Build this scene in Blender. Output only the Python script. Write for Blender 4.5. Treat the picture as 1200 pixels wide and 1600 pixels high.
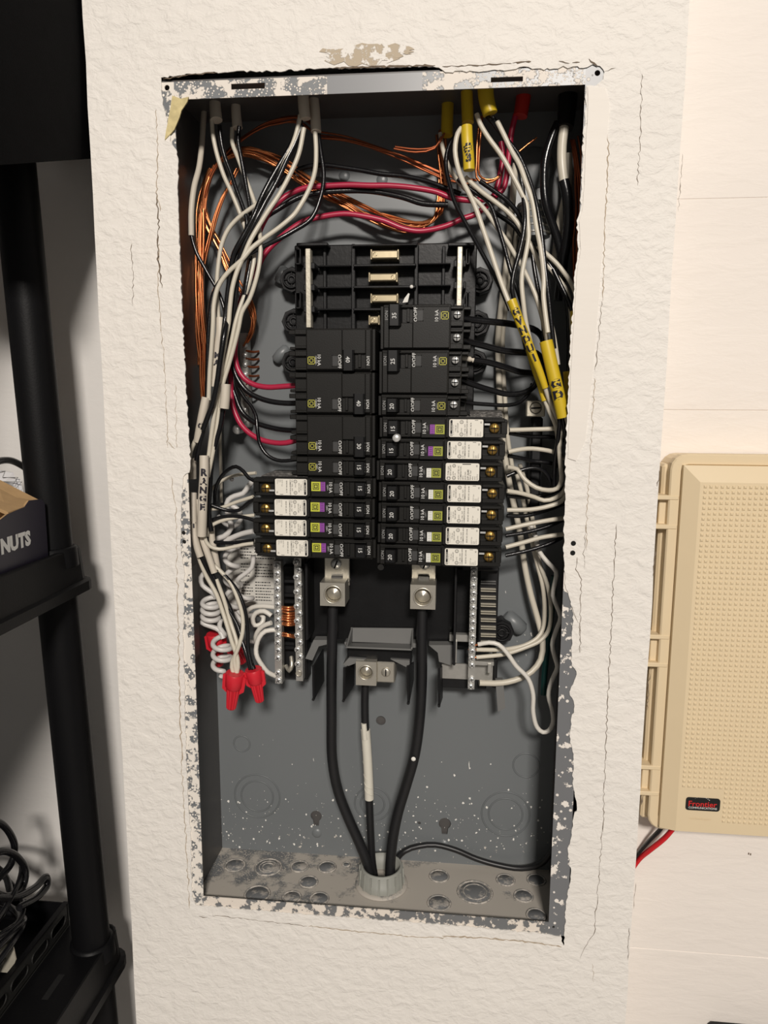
import bpy, bmesh, math, random
from mathutils import Vector, Matrix

for o in list(bpy.data.objects):
    bpy.data.objects.remove(o)
SC = bpy.context.scene
COL = SC.collection
random.seed(7)

# ------------------------------------------------------------------ camera
# wall face is the plane y=0 (x right, y into the wall, z up, metres, z=0 at the middle of the panel)
FPX = 1153.0
CAM = Vector((0.0762, -0.6457, 0.1214))
YAW, PITCH, ROLL = -0.1021, -0.1552, 0.0049
_cy, _sy, _cp, _sp = math.cos(YAW), math.sin(YAW), math.cos(PITCH), math.sin(PITCH)
FW = Vector((_sy*_cp, _cy*_cp, _sp))
_r0 = Vector((_cy, -_sy, 0)); _u0 = _r0.cross(FW)
RT = _r0*math.cos(ROLL) + _u0*math.sin(ROLL)
UP = -_r0*math.sin(ROLL) + _u0*math.cos(ROLL)
cam_data = bpy.data.cameras.new('camera'); cam = bpy.data.objects.new('camera', cam_data); COL.objects.link(cam)
cam_data.sensor_fit = 'VERTICAL'; cam_data.sensor_height = 36.0; cam_data.lens = FPX/1600*36.0
cam_data.clip_start = 0.01; cam_data.clip_end = 50
cam.matrix_world = Matrix(((RT.x, UP.x, -FW.x, CAM.x), (RT.y, UP.y, -FW.y, CAM.y), (RT.z, UP.z, -FW.z, CAM.z), (0, 0, 0, 1)))
SC.camera = cam

def P(u, v, y=0.0):
    """point of the plane at depth y that lies behind photo pixel (u, v)"""
    d = RT*((u-600)/FPX) - UP*((v-800)/FPX) + FW
    return CAM + d*((y-CAM.y)/d.y)
def PX(u, v, x):
    d = RT*((u-600)/FPX) - UP*((v-800)/FPX) + FW
    return CAM + d*((x-CAM.x)/d.x)
def PZ(u, v, z):
    d = RT*((u-600)/FPX) - UP*((v-800)/FPX) + FW
    return CAM + d*((z-CAM.z)/d.z)

# ------------------------------------------------------------------ light
world = bpy.data.worlds.new('world'); SC.world = world; world.use_nodes = True
bg = world.node_tree.nodes['Background']; bg.inputs[0].default_value = (1.0, 0.95, 0.89, 1); bg.inputs[1].default_value = 0.15
def area(name, loc, target, sx, sy, power, colr):
    L = bpy.data.lights.new(name, 'AREA'); L.shape = 'RECTANGLE'; L.size = sx; L.size_y = sy; L.energy = power; L.color = colr
    o = bpy.data.objects.new(name, L); COL.objects.link(o); o.location = loc
    o.rotation_euler = (Vector(target)-Vector(loc)).to_track_quat('-Z', 'Y').to_euler()
    return o
area('ceiling_lamp', (0.50, -3.20, 1.66), (0.0, 0, -0.1), 0.50, 0.36, 122, (1.0, 0.93, 0.855))
SC.view_settings.view_transform = 'Standard'; SC.view_settings.look = 'None'
SC.view_settings.gamma = 1.0; SC.view_settings.use_curve_mapping = False
SC.view_settings.exposure = 0.0

# ------------------------------------------------------------------ materials
def _new(name):
    m = bpy.data.materials.new(name); m.use_nodes = True
    nt = m.node_tree; b = nt.nodes['Principled BSDF']
    return m, nt, b
def nd(nt, t, **kw):
    n = nt.nodes.new(t)
    for k, v in kw.items():
        if k.startswith('i_'): n.inputs[k[2:].replace('_', ' ')].default_value = v
        else: setattr(n, k, v)
    return n
def c4(c): return (c[0], c[1], c[2], 1)
def mat(name, c, rough=0.5, metal=0.0, vary=0.08, vscale=60.0, bump=0.0, bscale=300.0, spec=0.5):
    m, nt, b = _new(name)
    b.inputs['Roughness'].default_value = rough; b.inputs['Metallic'].default_value = metal
    b.inputs['Specular IOR Level'].default_value = spec
    tc = nd(nt, 'ShaderNodeTexCoord'); no = nd(nt, 'ShaderNodeTexNoise', i_Scale=vscale, i_Detail=3.0)
    nt.links.new(tc.outputs['Object'], no.inputs['Vector'])
    mx = nd(nt, 'ShaderNodeMix', data_type='RGBA')
    mx.inputs[6].default_value = c4([x*(1-vary) for x in c]); mx.inputs[7].default_value = c4([min(1, x*(1+vary)) for x in c])
    nt.links.new(no.outputs['Fac'], mx.inputs[0]); nt.links.new(mx.outputs[2], b.inputs['Base Color'])
    if bump > 0:
        n2 = nd(nt, 'ShaderNodeTexNoise', i_Scale=bscale, i_Detail=4.0)
        nt.links.new(tc.outputs['Object'], n2.inputs['Vector'])
        bp = nd(nt, 'ShaderNodeBump', i_Strength=bump, i_Distance=0.001)
        nt.links.new(n2.outputs['Fac'], bp.inputs['Height']); nt.links.new(bp.outputs['Normal'], b.inputs['Normal'])
    return m
def ramp(nt, lo, hi):
    r = nd(nt, 'ShaderNodeMapRange'); r.inputs['From Min'].default_value = lo; r.inputs['From Max'].default_value = hi
    return r
def texture_wall(name, c, scale=95.0, strength=0.5, dist=0.0016, squash=(1, 1, 1.0), c2=None):
    """painted wall with a knocked-down plaster texture"""
    m, nt, b = _new(name)
    b.inputs['Roughness'].default_value = 0.62; b.inputs['Specular IOR Level'].default_value = 0.25
    tc = nd(nt, 'ShaderNodeTexCoord'); mp = nd(nt, 'ShaderNodeMapping'); mp.inputs['Scale'].default_value = squash
    nt.links.new(tc.outputs['Object'], mp.inputs['Vector'])
    n1 = nd(nt, 'ShaderNodeTexNoise', i_Scale=scale, i_Detail=4.0, i_Roughness=0.55, i_Distortion=0.35)
    n2 = nd(nt, 'ShaderNodeTexNoise', i_Scale=scale*4.5, i_Detail=3.0)
    n3 = nd(nt, 'ShaderNodeTexNoise', i_Scale=7.0, i_Detail=3.0)
    for n in (n1, n2, n3): nt.links.new(mp.outputs[0], n.inputs['Vector'])
    r = ramp(nt, 0.40, 0.68); nt.links.new(n1.outputs['Fac'], r.inputs['Value'])
    ad = nd(nt, 'ShaderNodeMath', operation='MULTIPLY_ADD'); ad.inputs[1].default_value = 0.25
    nt.links.new(n2.outputs['Fac'], ad.inputs[0]); nt.links.new(r.outputs[0], ad.inputs[2])
    bp = nd(nt, 'ShaderNodeBump', i_Strength=strength, i_Distance=dist)
    nt.links.new(ad.outputs[0], bp.inputs['Height']); nt.links.new(bp.outputs['Normal'], b.inputs['Normal'])
    mx = nd(nt, 'ShaderNodeMix', data_type='RGBA')
    mx.inputs[6].default_value = c4(c); mx.inputs[7].default_value = c4(c2 or [x*0.955 for x in c])
    rr = ramp(nt, 0.35, 0.7); nt.links.new(n3.outputs['Fac'], rr.inputs['Value'])
    nt.links.new(rr.outputs[0], mx.inputs[0]); nt.links.new(mx.outputs[2], b.inputs['Base Color'])
    return m
def splatter(name, base, paint, lo, hi, scale, rough=0.4, grad=None, fine=None):
    """grey steel partly covered with wall paint: noise threshold mask; grad=(axis, a, b, shift) moves the threshold along the piece"""
    m, nt, b = _new(name)
    tc = nd(nt, 'ShaderNodeTexCoord')
    n1 = nd(nt, 'ShaderNodeTexNoise', i_Scale=scale, i_Detail=6.0, i_Roughness=0.62)
    nt.links.new(tc.outputs['Object'], n1.inputs['Vector'])
    val = n1.outputs['Fac']
    if grad:
        sx = nd(nt, 'ShaderNodeSeparateXYZ'); nt.links.new(tc.outputs['Object'], sx.inputs[0])
        g = nd(nt, 'ShaderNodeMapRange'); g.inputs['From Min'].default_value = grad[1]; g.inputs['From Max'].default_value = grad[2]
        g.inputs['To Min'].default_value = 0; g.inputs['To Max'].default_value = grad[3]
        nt.links.new(sx.outputs[grad[0]], g.inputs['Value'])
        ad = nd(nt, 'ShaderNodeMath', operation='ADD'); nt.links.new(val, ad.inputs[0]); nt.links.new(g.outputs[0], ad.inputs[1]); val = ad.outputs[0]
    r = ramp(nt, lo, hi); nt.links.new(val, r.inputs['Value'])
    fac = r.outputs[0]
    if fine:
        n2 = nd(nt, 'ShaderNodeTexVoronoi', i_Scale=fine[0]); nt.links.new(tc.outputs['Object'], n2.inputs['Vector'])
        n3 = nd(nt, 'ShaderNodeTexNoise', i_Scale=fine[0]*0.3); nt.links.new(tc.outputs['Object'], n3.inputs['Vector'])
        sb = nd(nt, 'ShaderNodeMath', operation='MULTIPLY_ADD'); sb.inputs[1].default_value = -0.8
        nt.links.new(n3.outputs['Fac'], sb.inputs[0]); nt.links.new(n2.outputs['Distance'], sb.inputs[2])
        r2 = ramp(nt, fine[1], fine[1]-0.04); nt.links.new(sb.outputs[0], r2.inputs['Value'])
        mxm = nd(nt, 'ShaderNodeMath', operation='MAXIMUM'); nt.links.new(fac, mxm.inputs[0]); nt.links.new(r2.outputs[0], mxm.inputs[1]); fac = mxm.outputs[0]
    mx = nd(nt, 'ShaderNodeMix', data_type='RGBA'); mx.inputs[6].default_value = c4(base); mx.inputs[7].default_value = c4(paint)
    nt.links.new(fac, mx.inputs[0]); nt.links.new(mx.outputs[2], b.inputs['Base Color'])
    rg = nd(nt, 'ShaderNodeMapRange'); rg.inputs['To Min'].default_value = rough; rg.inputs['To Max'].default_value = 0.75
    nt.links.new(fac, rg.inputs['Value']); nt.links.new(rg.outputs[0], b.inputs['Roughness'])
    bp = nd(nt, 'ShaderNodeBump', i_Strength=0.6, i_Distance=0.0006); nt.links.new(fac, bp.inputs['Height']); nt.links.new(bp.outputs['Normal'], b.inputs['Normal'])
    return m

CREAM = (0.82, 0.785, 0.735); GREY = (0.158, 0.170, 0.176)
M = {}
M['wall'] = texture_wall('cream_textured_wall', CREAM, 92, 0.62, 0.0012, (0.8, 1, 1.1))
M['wall_block'] = texture_wall('cream_block_wall', (0.83, 0.772, 0.715), 60, 0.24, 0.0013, (0.45, 1, 1.3))
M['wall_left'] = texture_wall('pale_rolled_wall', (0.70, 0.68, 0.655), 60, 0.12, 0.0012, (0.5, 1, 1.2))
M['plaster'] = texture_wall('smooth_plaster', (0.82, 0.775, 0.715), 40, 0.12, 0.001, (0.4, 1, 2.0))
M['torn_paper'] = mat('torn_yellow_paper', (0.62, 0.52, 0.27), 0.85, vary=0.35, vscale=160, bump=0.6)
M['bare_patch'] = splatter('bare_tan_plaster', (0.50, 0.42, 0.315), CREAM, 0.50, 0.54, 75, 0.85)
M['crack'] = mat('crack_brown', (0.16, 0.12, 0.085), 0.9, vary=0.5, vscale=300)
M['crack_pale'] = mat('crack_tan', (0.42, 0.34, 0.25), 0.9, vary=0.4, vscale=300)
M['floor'] = mat('concrete_floor', (0.42, 0.40, 0.38), 0.8)
M['steel_grey'] = mat('grey_enamel', GREY, 0.38, vary=0.05, vscale=12, bump=0.05, bscale=400)
M['back'] = splatter('grey_enamel_dusted', GREY, (0.62, 0.58, 0.52), 0.80, 0.84, 130, 0.36, (2, -0.24, -0.37, 0.155))
M['shaded_enamel'] = mat('shaded_grey_enamel', (0.085, 0.08, 0.077), 0.42, vary=0.12, vscale=20)  # box enamel darkened: shade of the inner walls put into the colour
M['flange_top'] = splatter('flange_paint_mixed', (0.20, 0.21, 0.22), (0.80, 0.74, 0.67), 0.50, 0.53, 60, 0.35, None, (420, -0.04))
M['flange_clean'] = splatter('flange_paint_clean', (0.235, 0.24, 0.25), (0.80, 0.74, 0.67), 0.66, 0.68, 90, 0.33)
M['flange_left'] = splatter('flange_paint_heavy', (0.17, 0.18, 0.19), (0.80, 0.75, 0.68), 0.46, 0.50, 110, 0.4, None, (330, -0.02))
M['flange_right'] = splatter('flange_paint_spots', (0.165, 0.17, 0.178), (0.80, 0.75, 0.69), 0.585, 0.60, 90, 0.36, None, (150, -0.20))
M['flange_bottom'] = splatter('flange_paint_chips', (0.16, 0.165, 0.17), (0.76, 0.69, 0.61), 0.47, 0.50, 100, 0.45, (0, -0.05, 0.17, -0.05))
M['dusty'] = splatter('dusty_bottom_plate', (0.17, 0.175, 0.178), (0.46, 0.425, 0.375), 0.46, 0.54, 26, 0.7, (0, -0.10, 0.06, 0.17), (500, -0.05))
M['dust_ring'] = splatter('dust_ridge', (0.30, 0.29, 0.27), (0.52, 0.48, 0.43), 0.45, 0.55, 200, 0.75)
M['disc'] = splatter('knockout_disc', (0.16, 0.165, 0.17), (0.42, 0.39, 0.35), 0.50, 0.62, 90, 0.6)
M['rust'] = mat('rusty_stain', (0.36, 0.14, 0.07), 0.85, vary=0.5, vscale=400)
M['black_plastic'] = mat('black_plastic', (0.009, 0.009, 0.009), 0.42, vary=0.15, bump=0.08, spec=0.3)
M['black_matte'] = mat('black_moulding', (0.0085, 0.0085, 0.0092), 0.48, vary=0.2, bump=0.15, spec=0.3)
M['black_base'] = mat('scuffed_black_base', (0.007, 0.007, 0.0075), 0.36, vary=0.5, vscale=45, bump=0.1, spec=0.3)
M['breaker'] = mat('breaker_body', (0.0115, 0.011, 0.010), 0.38, vary=0.14, vscale=90, bump=0.05, bscale=900, spec=0.3)
M['breaker_dark'] = mat('breaker_handle', (0.0045, 0.0045, 0.005), 0.33, vary=0.1)
M['window_pane'] = mat('indicator_window', (0.06, 0.06, 0.06), 0.25)
M['dust_top'] = splatter('dusty_breaker_side', (0.10, 0.095, 0.09), (0.42, 0.40, 0.37), 0.5, 0.62, 260, 0.7)
M['sticker'] = mat('white_sticker', (0.78, 0.745, 0.66), 0.55, vary=0.03)
M['ink'] = mat('black_ink', (0.012, 0.012, 0.012), 0.7)
M['white_ink'] = mat('white_ink', (0.62, 0.62, 0.60), 0.6)
M['dim_ink'] = mat('grey_ink', (0.26, 0.26, 0.255), 0.6)
M['logo_yellow'] = mat('logo_yellow_line', (0.42, 0.40, 0.05), 0.55)
M['olive'] = mat('olive_square', (0.34, 0.36, 0.045), 0.5)
M['olive_bright'] = mat('bright_olive_square', (0.52, 0.54, 0.05), 0.5)
M['purple'] = mat('purple_tab', (0.27, 0.06, 0.34), 0.5)
M['white_tab'] = mat('white_tab', (0.75, 0.75, 0.70), 0.5)
M['brass'] = mat('brass_screw', (0.44, 0.27, 0.07), 0.30, 0.85, vary=0.2, vscale=300)
M['steel'] = mat('zinc_screw', (0.72, 0.72, 0.70), 0.30, 0.55, vary=0.15, vscale=400)
M['dark_screw'] = mat('dark_screw', (0.10, 0.10, 0.10), 0.4, 0.7)
M['aluminium'] = mat('aluminium_lug', (0.56, 0.53, 0.46), 0.36, 0.75, vary=0.08, vscale=120, bump=0.15, bscale=250)
M['bar_metal'] = mat('neutral_bar', (0.46, 0.45, 0.42), 0.38, 0.6, vary=0.15, vscale=200)
M['tin'] = mat('tinned_stab', (0.64, 0.54, 0.36), 0.28, 0.75, vary=0.15, vscale=200)
M['rail'] = mat('galvanised_rail', (0.60, 0.56, 0.46), 0.42, 0.45, vary=0.12, vscale=250, bump=0.2)
M['hole'] = mat('dark_hole', (0.002, 0.002, 0.002), 0.9)
M['grey_plastic'] = mat('grey_moulding', (0.155, 0.155, 0.15), 0.5, vary=0.05)
M['copper'] = mat('bare_copper', (0.58, 0.205, 0.08), 0.26, 0.9, vary=0.25, vscale=80)
M['copper_dark'] = mat('dull_copper', (0.36, 0.10, 0.04), 0.36, 0.8, vary=0.3, vscale=80)
M['w_white'] = mat('white_insulation', (0.60, 0.555, 0.46), 0.36, vary=0.08, vscale=40)
M['w_bright'] = mat('bright_white_insulation', (0.70, 0.67, 0.61), 0.36, vary=0.05, vscale=40)
M['w_grey'] = mat('greyish_white_insulation', (0.62, 0.60, 0.575), 0.40, vary=0.06, vscale=40)
M['w_black'] = mat('black_insulation', (0.006, 0.006, 0.007), 0.24, vary=0.15, vscale=60, bump=0.12, bscale=500)
M['w_red'] = mat('red_insulation', (0.40, 0.018, 0.055), 0.34, vary=0.1, vscale=40)
M['w_green'] = mat('dark_green_insulation', (0.005, 0.06, 0.055), 0.4)
M['cable_black'] = mat('black_service_insulation', (0.011, 0.011, 0.012), 0.42, vary=0.3, vscale=40, bump=0.08)
M['jacket'] = mat('white_cable_jacket', (0.58, 0.525, 0.44), 0.5, vary=0.1, vscale=50)
M['yellow'] = mat('yellow_cable_jacket', (0.62, 0.44, 0.02), 0.42, vary=0.08, vscale=40)
M['red_tape'] = mat('red_cable_jacket', (0.46, 0.02, 0.012), 0.42, vary=0.08)
M['marker'] = mat('marker_ink', (0.014, 0.012, 0.02), 0.6)
M['nut_red'] = mat('red_connector', (0.60, 0.018, 0.032), 0.36, vary=0.08)
M['tape_white'] = mat('white_tape', (0.68, 0.65, 0.56), 0.5, vary=0.06, vscale=90)
M['hub'] = mat('grey_conduit_fitting', (0.30, 0.305, 0.275), 0.55, vary=0.12, vscale=50)
M['paper'] = mat('white_paper', (0.62, 0.60, 0.55), 0.7, vary=0.05)
M['paper_white'] = mat('bright_paper', (0.78, 0.78, 0.80), 0.7, vary=0.02)
M['beige'] = mat('beige_plastic', (0.72, 0.585, 0.385), 0.48, vary=0.02)
M['red_wire'] = mat('red_wire', (0.62, 0.012, 0.02), 0.4)
M['tag_black'] = mat('gloss_black_tag', (0.01, 0.01, 0.01), 0.3)
M['tag_red'] = mat('red_print', (0.62, 0.02, 0.02), 0.5)
M['shelf'] = mat('black_shelf_plastic', (0.0040, 0.0040, 0.0046), 0.48, vary=0.12, vscale=30, bump=0.1, bscale=600, spec=0.16)
M['tray_metal'] = mat('dark_grey_tray', (0.020, 0.020, 0.019), 0.5, spec=0.3)
M['bag'] = mat('black_fabric', (0.004, 0.004, 0.0045), 0.9, vary=0.3, bump=0.3, bscale=800, spec=0.08)
M['carton'] = mat('navy_carton', (0.012, 0.010, 0.022), 0.42, vary=0.2, vscale=20)
M['cardboard'] = mat('brown_cardboard', (0.42, 0.27, 0.13), 0.8, vary=0.15, vscale=120)
M['crumb'] = mat('white_plaster_crumb', (0.8, 0.78, 0.73), 0.8)

# ------------------------------------------------------------------ mesh helpers
class MB:
    """collects shapes and links them as ONE mesh object"""
    def __init__(s): s.v = []; s.f = []; s.sm = []
    def add(s, vs, fs, smooth=False):
        k = len(s.v); s.v.extend(tuple(x) for x in vs); s.f.extend(tuple(i+k for i in f) for f in fs); s.sm.extend([smooth]*len(fs)); return s
    def box(s, a, b, ch=0.0):
        """box between two corners, edges chamfered by ch"""
        lo = [min(a[i], b[i]) for i in range(3)]; hi = [max(a[i], b[i]) for i in range(3)]
        ch = min([ch]+[(hi[i]-lo[i])*0.45 for i in range(3)])
        if ch <= 1e-6:
            vs = [((lo, hi)[i >> 2 & 1][0], (lo, hi)[i >> 1 & 1][1], (lo, hi)[i & 1][2]) for i in range(8)]
            return s.add(vs, [(0, 1, 3, 2), (4, 6, 7, 5), (0, 4, 5, 1), (2, 3, 7, 6), (0, 2, 6, 4), (1, 5, 7, 3)])
        vs = []; idx = {}
        for cx in (0, 1):
            for cy in (0, 1):
                for cz in (0, 1):
                    c = (cx, cy, cz)
                    for ax in range(3):
                        p = []
                        for i in range(3):
                            e = (lo, hi)[c[i]][i]
                            p.append(e if i == ax else e + (ch if c[i] == 0 else -ch))
                        idx[(c, ax)] = len(vs); vs.append(p)
        fs = []
        for ax in range(3):
            o = [i for i in range(3) if i != ax]
            for sd in (0, 1):
                q = []
                for t in ((0, 0), (1, 0), (1, 1), (0, 1)):
                    c = [0, 0, 0]; c[ax] = sd; c[o[0]] = t[0]; c[o[1]] = t[1]; q.append(idx[(tuple(c), ax)])
                fs.append(q)
            for t in ((0, 0), (1, 0), (1, 1), (0, 1)):
                c0 = [0, 0, 0]; c0[o[0]] = t[0]; c0[o[1]] = t[1]; c1 = list(c0); c1[ax] = 1
                c0, c1 = tuple(c0), tuple(c1)
                fs.append([idx[(c0, o[0])], idx[(c1, o[0])], idx[(c1, o[1])], idx[(c0, o[1])]])
        for c in idx:
            if c[1] == 0: fs.append([idx[(c[0], 0)], idx[(c[0], 1)], idx[(c[0], 2)]])
        return s.add(vs, fs)
    def loft(s, rings, caps=True, smooth=True, close=False):
        n = len(rings[0]); vs = [p for r in rings for p in r]; fs = []
        for k in range(len(rings)-1 + (1 if close else 0)):
            a = k*n; b = ((k+1) % len(rings))*n
            for i in range(n): fs.append((a+i, a+(i+1) % n, b+(i+1) % n, b+i))
        s.add(vs, fs, smooth)
        if caps and not close:
            s.add(rings[0], [tuple(range(n))]); s.add(rings[-1], [tuple(reversed(range(n)))])
        return s
    def cyl(s, p0, p1, r0, r1=None, n=16, caps=True, smooth=True):
        p0 = Vector(p0); p1 = Vector(p1); r1 = r0 if r1 is None else r1
        d = (p1-p0).normalized(); u, w = frame(d)
        ring = lambda p, r: [p + (u*math.cos(2*math.pi*i/n) + w*math.sin(2*math.pi*i/n))*r for i in range(n)]
        return s.loft([ring(p0, r0), ring(p1, r1)], caps, smooth)
    def lathe(s, p0, d, prof, n=18, smooth=True, caps=True):
        """prof = [(distance along d, radius)...]"""
        p0 = Vector(p0); d = Vector(d).normalized(); u, w = frame(d)
        rings = [[p0 + d*t + (u*math.cos(2*math.pi*i/n) + w*math.sin(2*math.pi*i/n))*max(r, 1e-5) for i in range(n)] for t, r in prof]
        return s.loft(rings, caps, smooth)
    def tube(s, pts, r, n=10, caps=True, radii=None, flat=1.0):
        pts = [Vector(p) for p in pts]; T = []
        for i in range(len(pts)):
            a = pts[max(0, i-1)]; b = pts[min(len(pts)-1, i+1)]; T.append((b-a).normalized())
        u, w = frame(T[0]); rings = []
        for i, p in enumerate(pts):
            if i: 
                u = (u - T[i]*u.dot(T[i])); u = u.normalized() if u.length > 1e-6 else frame(T[i])[0]
                w = T[i].cross(u)
            rr = radii[i] if radii else r
            rings.append([p + (u*math.cos(2*math.pi*k/n) + w*math.sin(2*math.pi*k/n)*flat)*rr for k in range(n)])
        return s.loft(rings, caps, True)
    def prism(s, poly, fn, d0, d1):
        """poly: 2D outline, fn(a, b, d) -> point"""
        n = len(poly); A = [fn(a, b, d0) for a, b in poly]; B = [fn(a, b, d1) for a, b in poly]
        s.add(A, [tuple(range(n))]); s.add(B, [tuple(reversed(range(n)))])
        s.add(A+B, [(i, (i+1) % n, n+(i+1) % n, n+i) for i in range(n)]); return s
    def plate(s, loops, y0, y1=None):
        """flat plate in a plane y=y0 bounded by loops[0] with holes loops[1:]; y1 gives it thickness"""
        bm = bmesh.new(); ed = []
        for lp in loops:
            vv = [bm.verts.new((p[0], y0, p[1])) for p in lp]
            for i in range(len(vv)): ed.append(bm.edges.new((vv[i], vv[(i+1) % len(vv)])))
        bmesh.ops.triangle_fill(bm, use_beauty=True, use_dissolve=False, edges=ed)
        bm.verts.index_update(); vs = [tuple(v.co) for v in bm.verts]; fs = [tuple(v.index for v in f.verts) for f in bm.faces]; bm.free()
        s.add(vs, fs)
        if y1 is not None:
            for lp in loops:
                n = len(lp); s.add([(p[0], y0, p[1]) for p in lp]+[(p[0], y1, p[1]) for p in lp], [(i, (i+1) % n, n+(i+1) % n, n+i) for i in range(n)])
        return s
    def text(s, string, size, org, ax, up, off=0.0, align='C', bold=0.0):
        """flat lettering: ax, up = reading and upward directions, org = anchor"""
        vs, fs, w = glyphs(string, bold); ax = Vector(ax); up = Vector(up); org = Vector(org); nrm = ax.cross(up)
        x0 = {'C': -w/2, 'L': 0.0, 'R': -w}[align]
        return s.add([org + ax*((x+x0)*size) + up*((y-0.35)*size) + nrm*off for x, y in vs], fs)
    def build(s, name, m, parent=None, loc=None, recalc=True):
        me = bpy.data.meshes.new(name); me.from_pydata([tuple(v) for v in s.v], [], s.f)
        me.polygons.foreach_set('use_smooth', s.sm)
        if recalc:
            bm = bmesh.new(); bm.from_mesh(me); bmesh.ops.recalc_face_normals(bm, faces=bm.faces); bm.to_mesh(me); bm.free()
        me.materials.append(M[m]); me.update()
        o = bpy.data.objects.new(name, me); COL.objects.link(o)
        if parent is not None: o.parent = parent
        if loc: o.location = loc
        return o
def frame(d):
    d = Vector(d).normalized(); a = Vector((0, 0, 1)) if abs(d.z) < 0.9 else Vector((1, 0, 0))
    u = d.cross(a).normalized(); return u, d.cross(u).normalized()
_gl = {}
def glyphs(string, bold=0.0):
    k = (string, bold)
    if k not in _gl:
        c = bpy.data.curves.new('lettering', 'FONT'); c.body = string; c.size = 1; c.resolution_u = 2; c.offset = bold
        o = bpy.data.objects.new('lettering', c); COL.objects.link(o)
        me = bpy.data.meshes.new_from_object(o.evaluated_get(bpy.context.evaluated_depsgraph_get()))
        vs = [(v.co.x, v.co.y) for v in me.vertices]; fs = [tuple(p.vertices) for p in me.polygons]
        xs = [v[0] for v in vs] or [0]
        _gl[k] = ([(x-min(xs), y) for x, y in vs], fs, max(xs)-min(xs))
        bpy.data.objects.remove(o); bpy.data.curves.remove(c); bpy.data.meshes.remove(me)
    return _gl[k]
def thing(name, label, cat, loc=(0, 0, 0), group=None, rot=(0, 0, 0)):
    o = bpy.data.objects.new(name, None); COL.objects.link(o); o.empty_display_size = 0.02
    o.location = loc; o.rotation_euler = rot; o['label'] = label; o['category'] = cat
    if group: o['group'] = group
    return o
def tag(o, label, cat, group=None):
    o['label'] = label; o['category'] = cat
    if group: o['group'] = group
    return o
def struct(o, label=None):
    o['kind'] = 'structure'
    if label: o['label'] = label
    return o
def spline(pts, step=0.004):
    """Catmull-Rom through the points"""
    pts = [Vector(p) for p in pts]
    if len(pts) < 3:
        return pts
    q = [pts[0]*2-pts[1]] + pts + [pts[-1]*2-pts[-2]]; out = []
    for i in range(1, len(q)-2):
        p0, p1, p2, p3 = q[i-1], q[i], q[i+1], q[i+2]
        t0 = 0; t1 = t0+max((p1-p0).length, 1e-5)**0.5; t2 = t1+max((p2-p1).length, 1e-5)**0.5; t3 = t2+max((p3-p2).length, 1e-5)**0.5
        n = max(2, int((p2-p1).length/step))
        for k in range(n):
            t = t1+(t2-t1)*k/n
            a1 = p0*((t1-t)/(t1-t0))+p1*((t-t0)/(t1-t0)); a2 = p1*((t2-t)/(t2-t1))+p2*((t-t1)/(t2-t1)); a3 = p2*((t3-t)/(t3-t2))+p3*((t-t2)/(t3-t2))
            b1 = a1*((t2-t)/(t2-t0))+a2*((t-t0)/(t2-t0)); b2 = a2*((t3-t)/(t3-t1))+a3*((t-t1)/(t3-t1))
            out.append(b1*((t2-t)/(t2-t1))+b2*((t-t1)/(t2-t1)))
    out.append(pts[-1]); return out
def path(txt):
    """'u,v,y u,v u,v,y ...' -> points; y in millimetres behind the wall face, interpolated where left out"""
    a = [[float(x) for x in t.split(',')] for t in txt.split()]
    ks = [i for i, t in enumerate(a) if len(t) == 3]
    for i, t in enumerate(a):
        if len(t) == 2:
            lo = max([k for k in ks if k < i], default=ks[0]); hi = min([k for k in ks if k > i], default=ks[-1])
            t.append(a[lo][2] if lo == hi else a[lo][2]+(a[hi][2]-a[lo][2])*(i-lo)/(hi-lo))
    return [P(u, v, y/1000) for u, v, y in a]
def blk(mb, u0, v0, u1, v1, y0, y1, ch=0.0006):
    """axis-aligned block whose front face (depth y0, mm) covers the pixel box"""
    y0 /= 1000; y1 /= 1000; uc = (u0+u1)/2; vc = (v0+v1)/2
    mb.box((P(u0, vc, y0).x, y0, P(uc, v0, y0).z), (P(u1, vc, y0).x, y1, P(uc, v1, y0).z), ch); return mb
def circle(cx, cz, r, n=20): return [(cx+r*math.cos(2*math.pi*i/n), cz+r*math.sin(2*math.pi*i/n)) for i in range(n)]
def jag(pts, amp, step, seed=1):
    """subdivide a closed 2D outline and roughen it"""
    rnd = random.Random(seed); out = []
    for i, p in enumerate(pts):
        q = pts[(i+1) % len(pts)]; L = math.hypot(q[0]-p[0], q[1]-p[1]); n = max(1, int(L/step))
        for k in range(n):
            t = k/n; j = amp if k else amp*0.4
            out.append((p[0]+(q[0]-p[0])*t+rnd.uniform(-j, j), p[1]+(q[1]-p[1])*t+rnd.uniform(-j, j)))
    return out
def ring2(mb, c, d, r, w, h, n=28):
    """raised flat ring of mean radius r, width w, height h on a surface with normal d"""
    c = Vector(c); d = Vector(d).normalized(); u, q = frame(d)
    rs = []
    for i in range(n):
        e = u*math.cos(2*math.pi*i/n)+q*math.sin(2*math.pi*i/n)
        rs.append([c+e*(r-w/2), c+e*(r-w*0.2)+d*h, c+e*(r+w*0.2)+d*h, c+e*(r+w/2)])
    return mb.loft(rs, False, True, True)
def quad3(mb, pts, th=(0, .0016, 0)):
    A = [Vector(p) for p in pts]; t = Vector(th); n = len(A)
    mb.add(A+[p+t for p in A], [tuple(range(n)), tuple(reversed(range(n, 2*n)))]+[(i, (i+1) % n, n+(i+1) % n, n+i) for i in range(n)])

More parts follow.
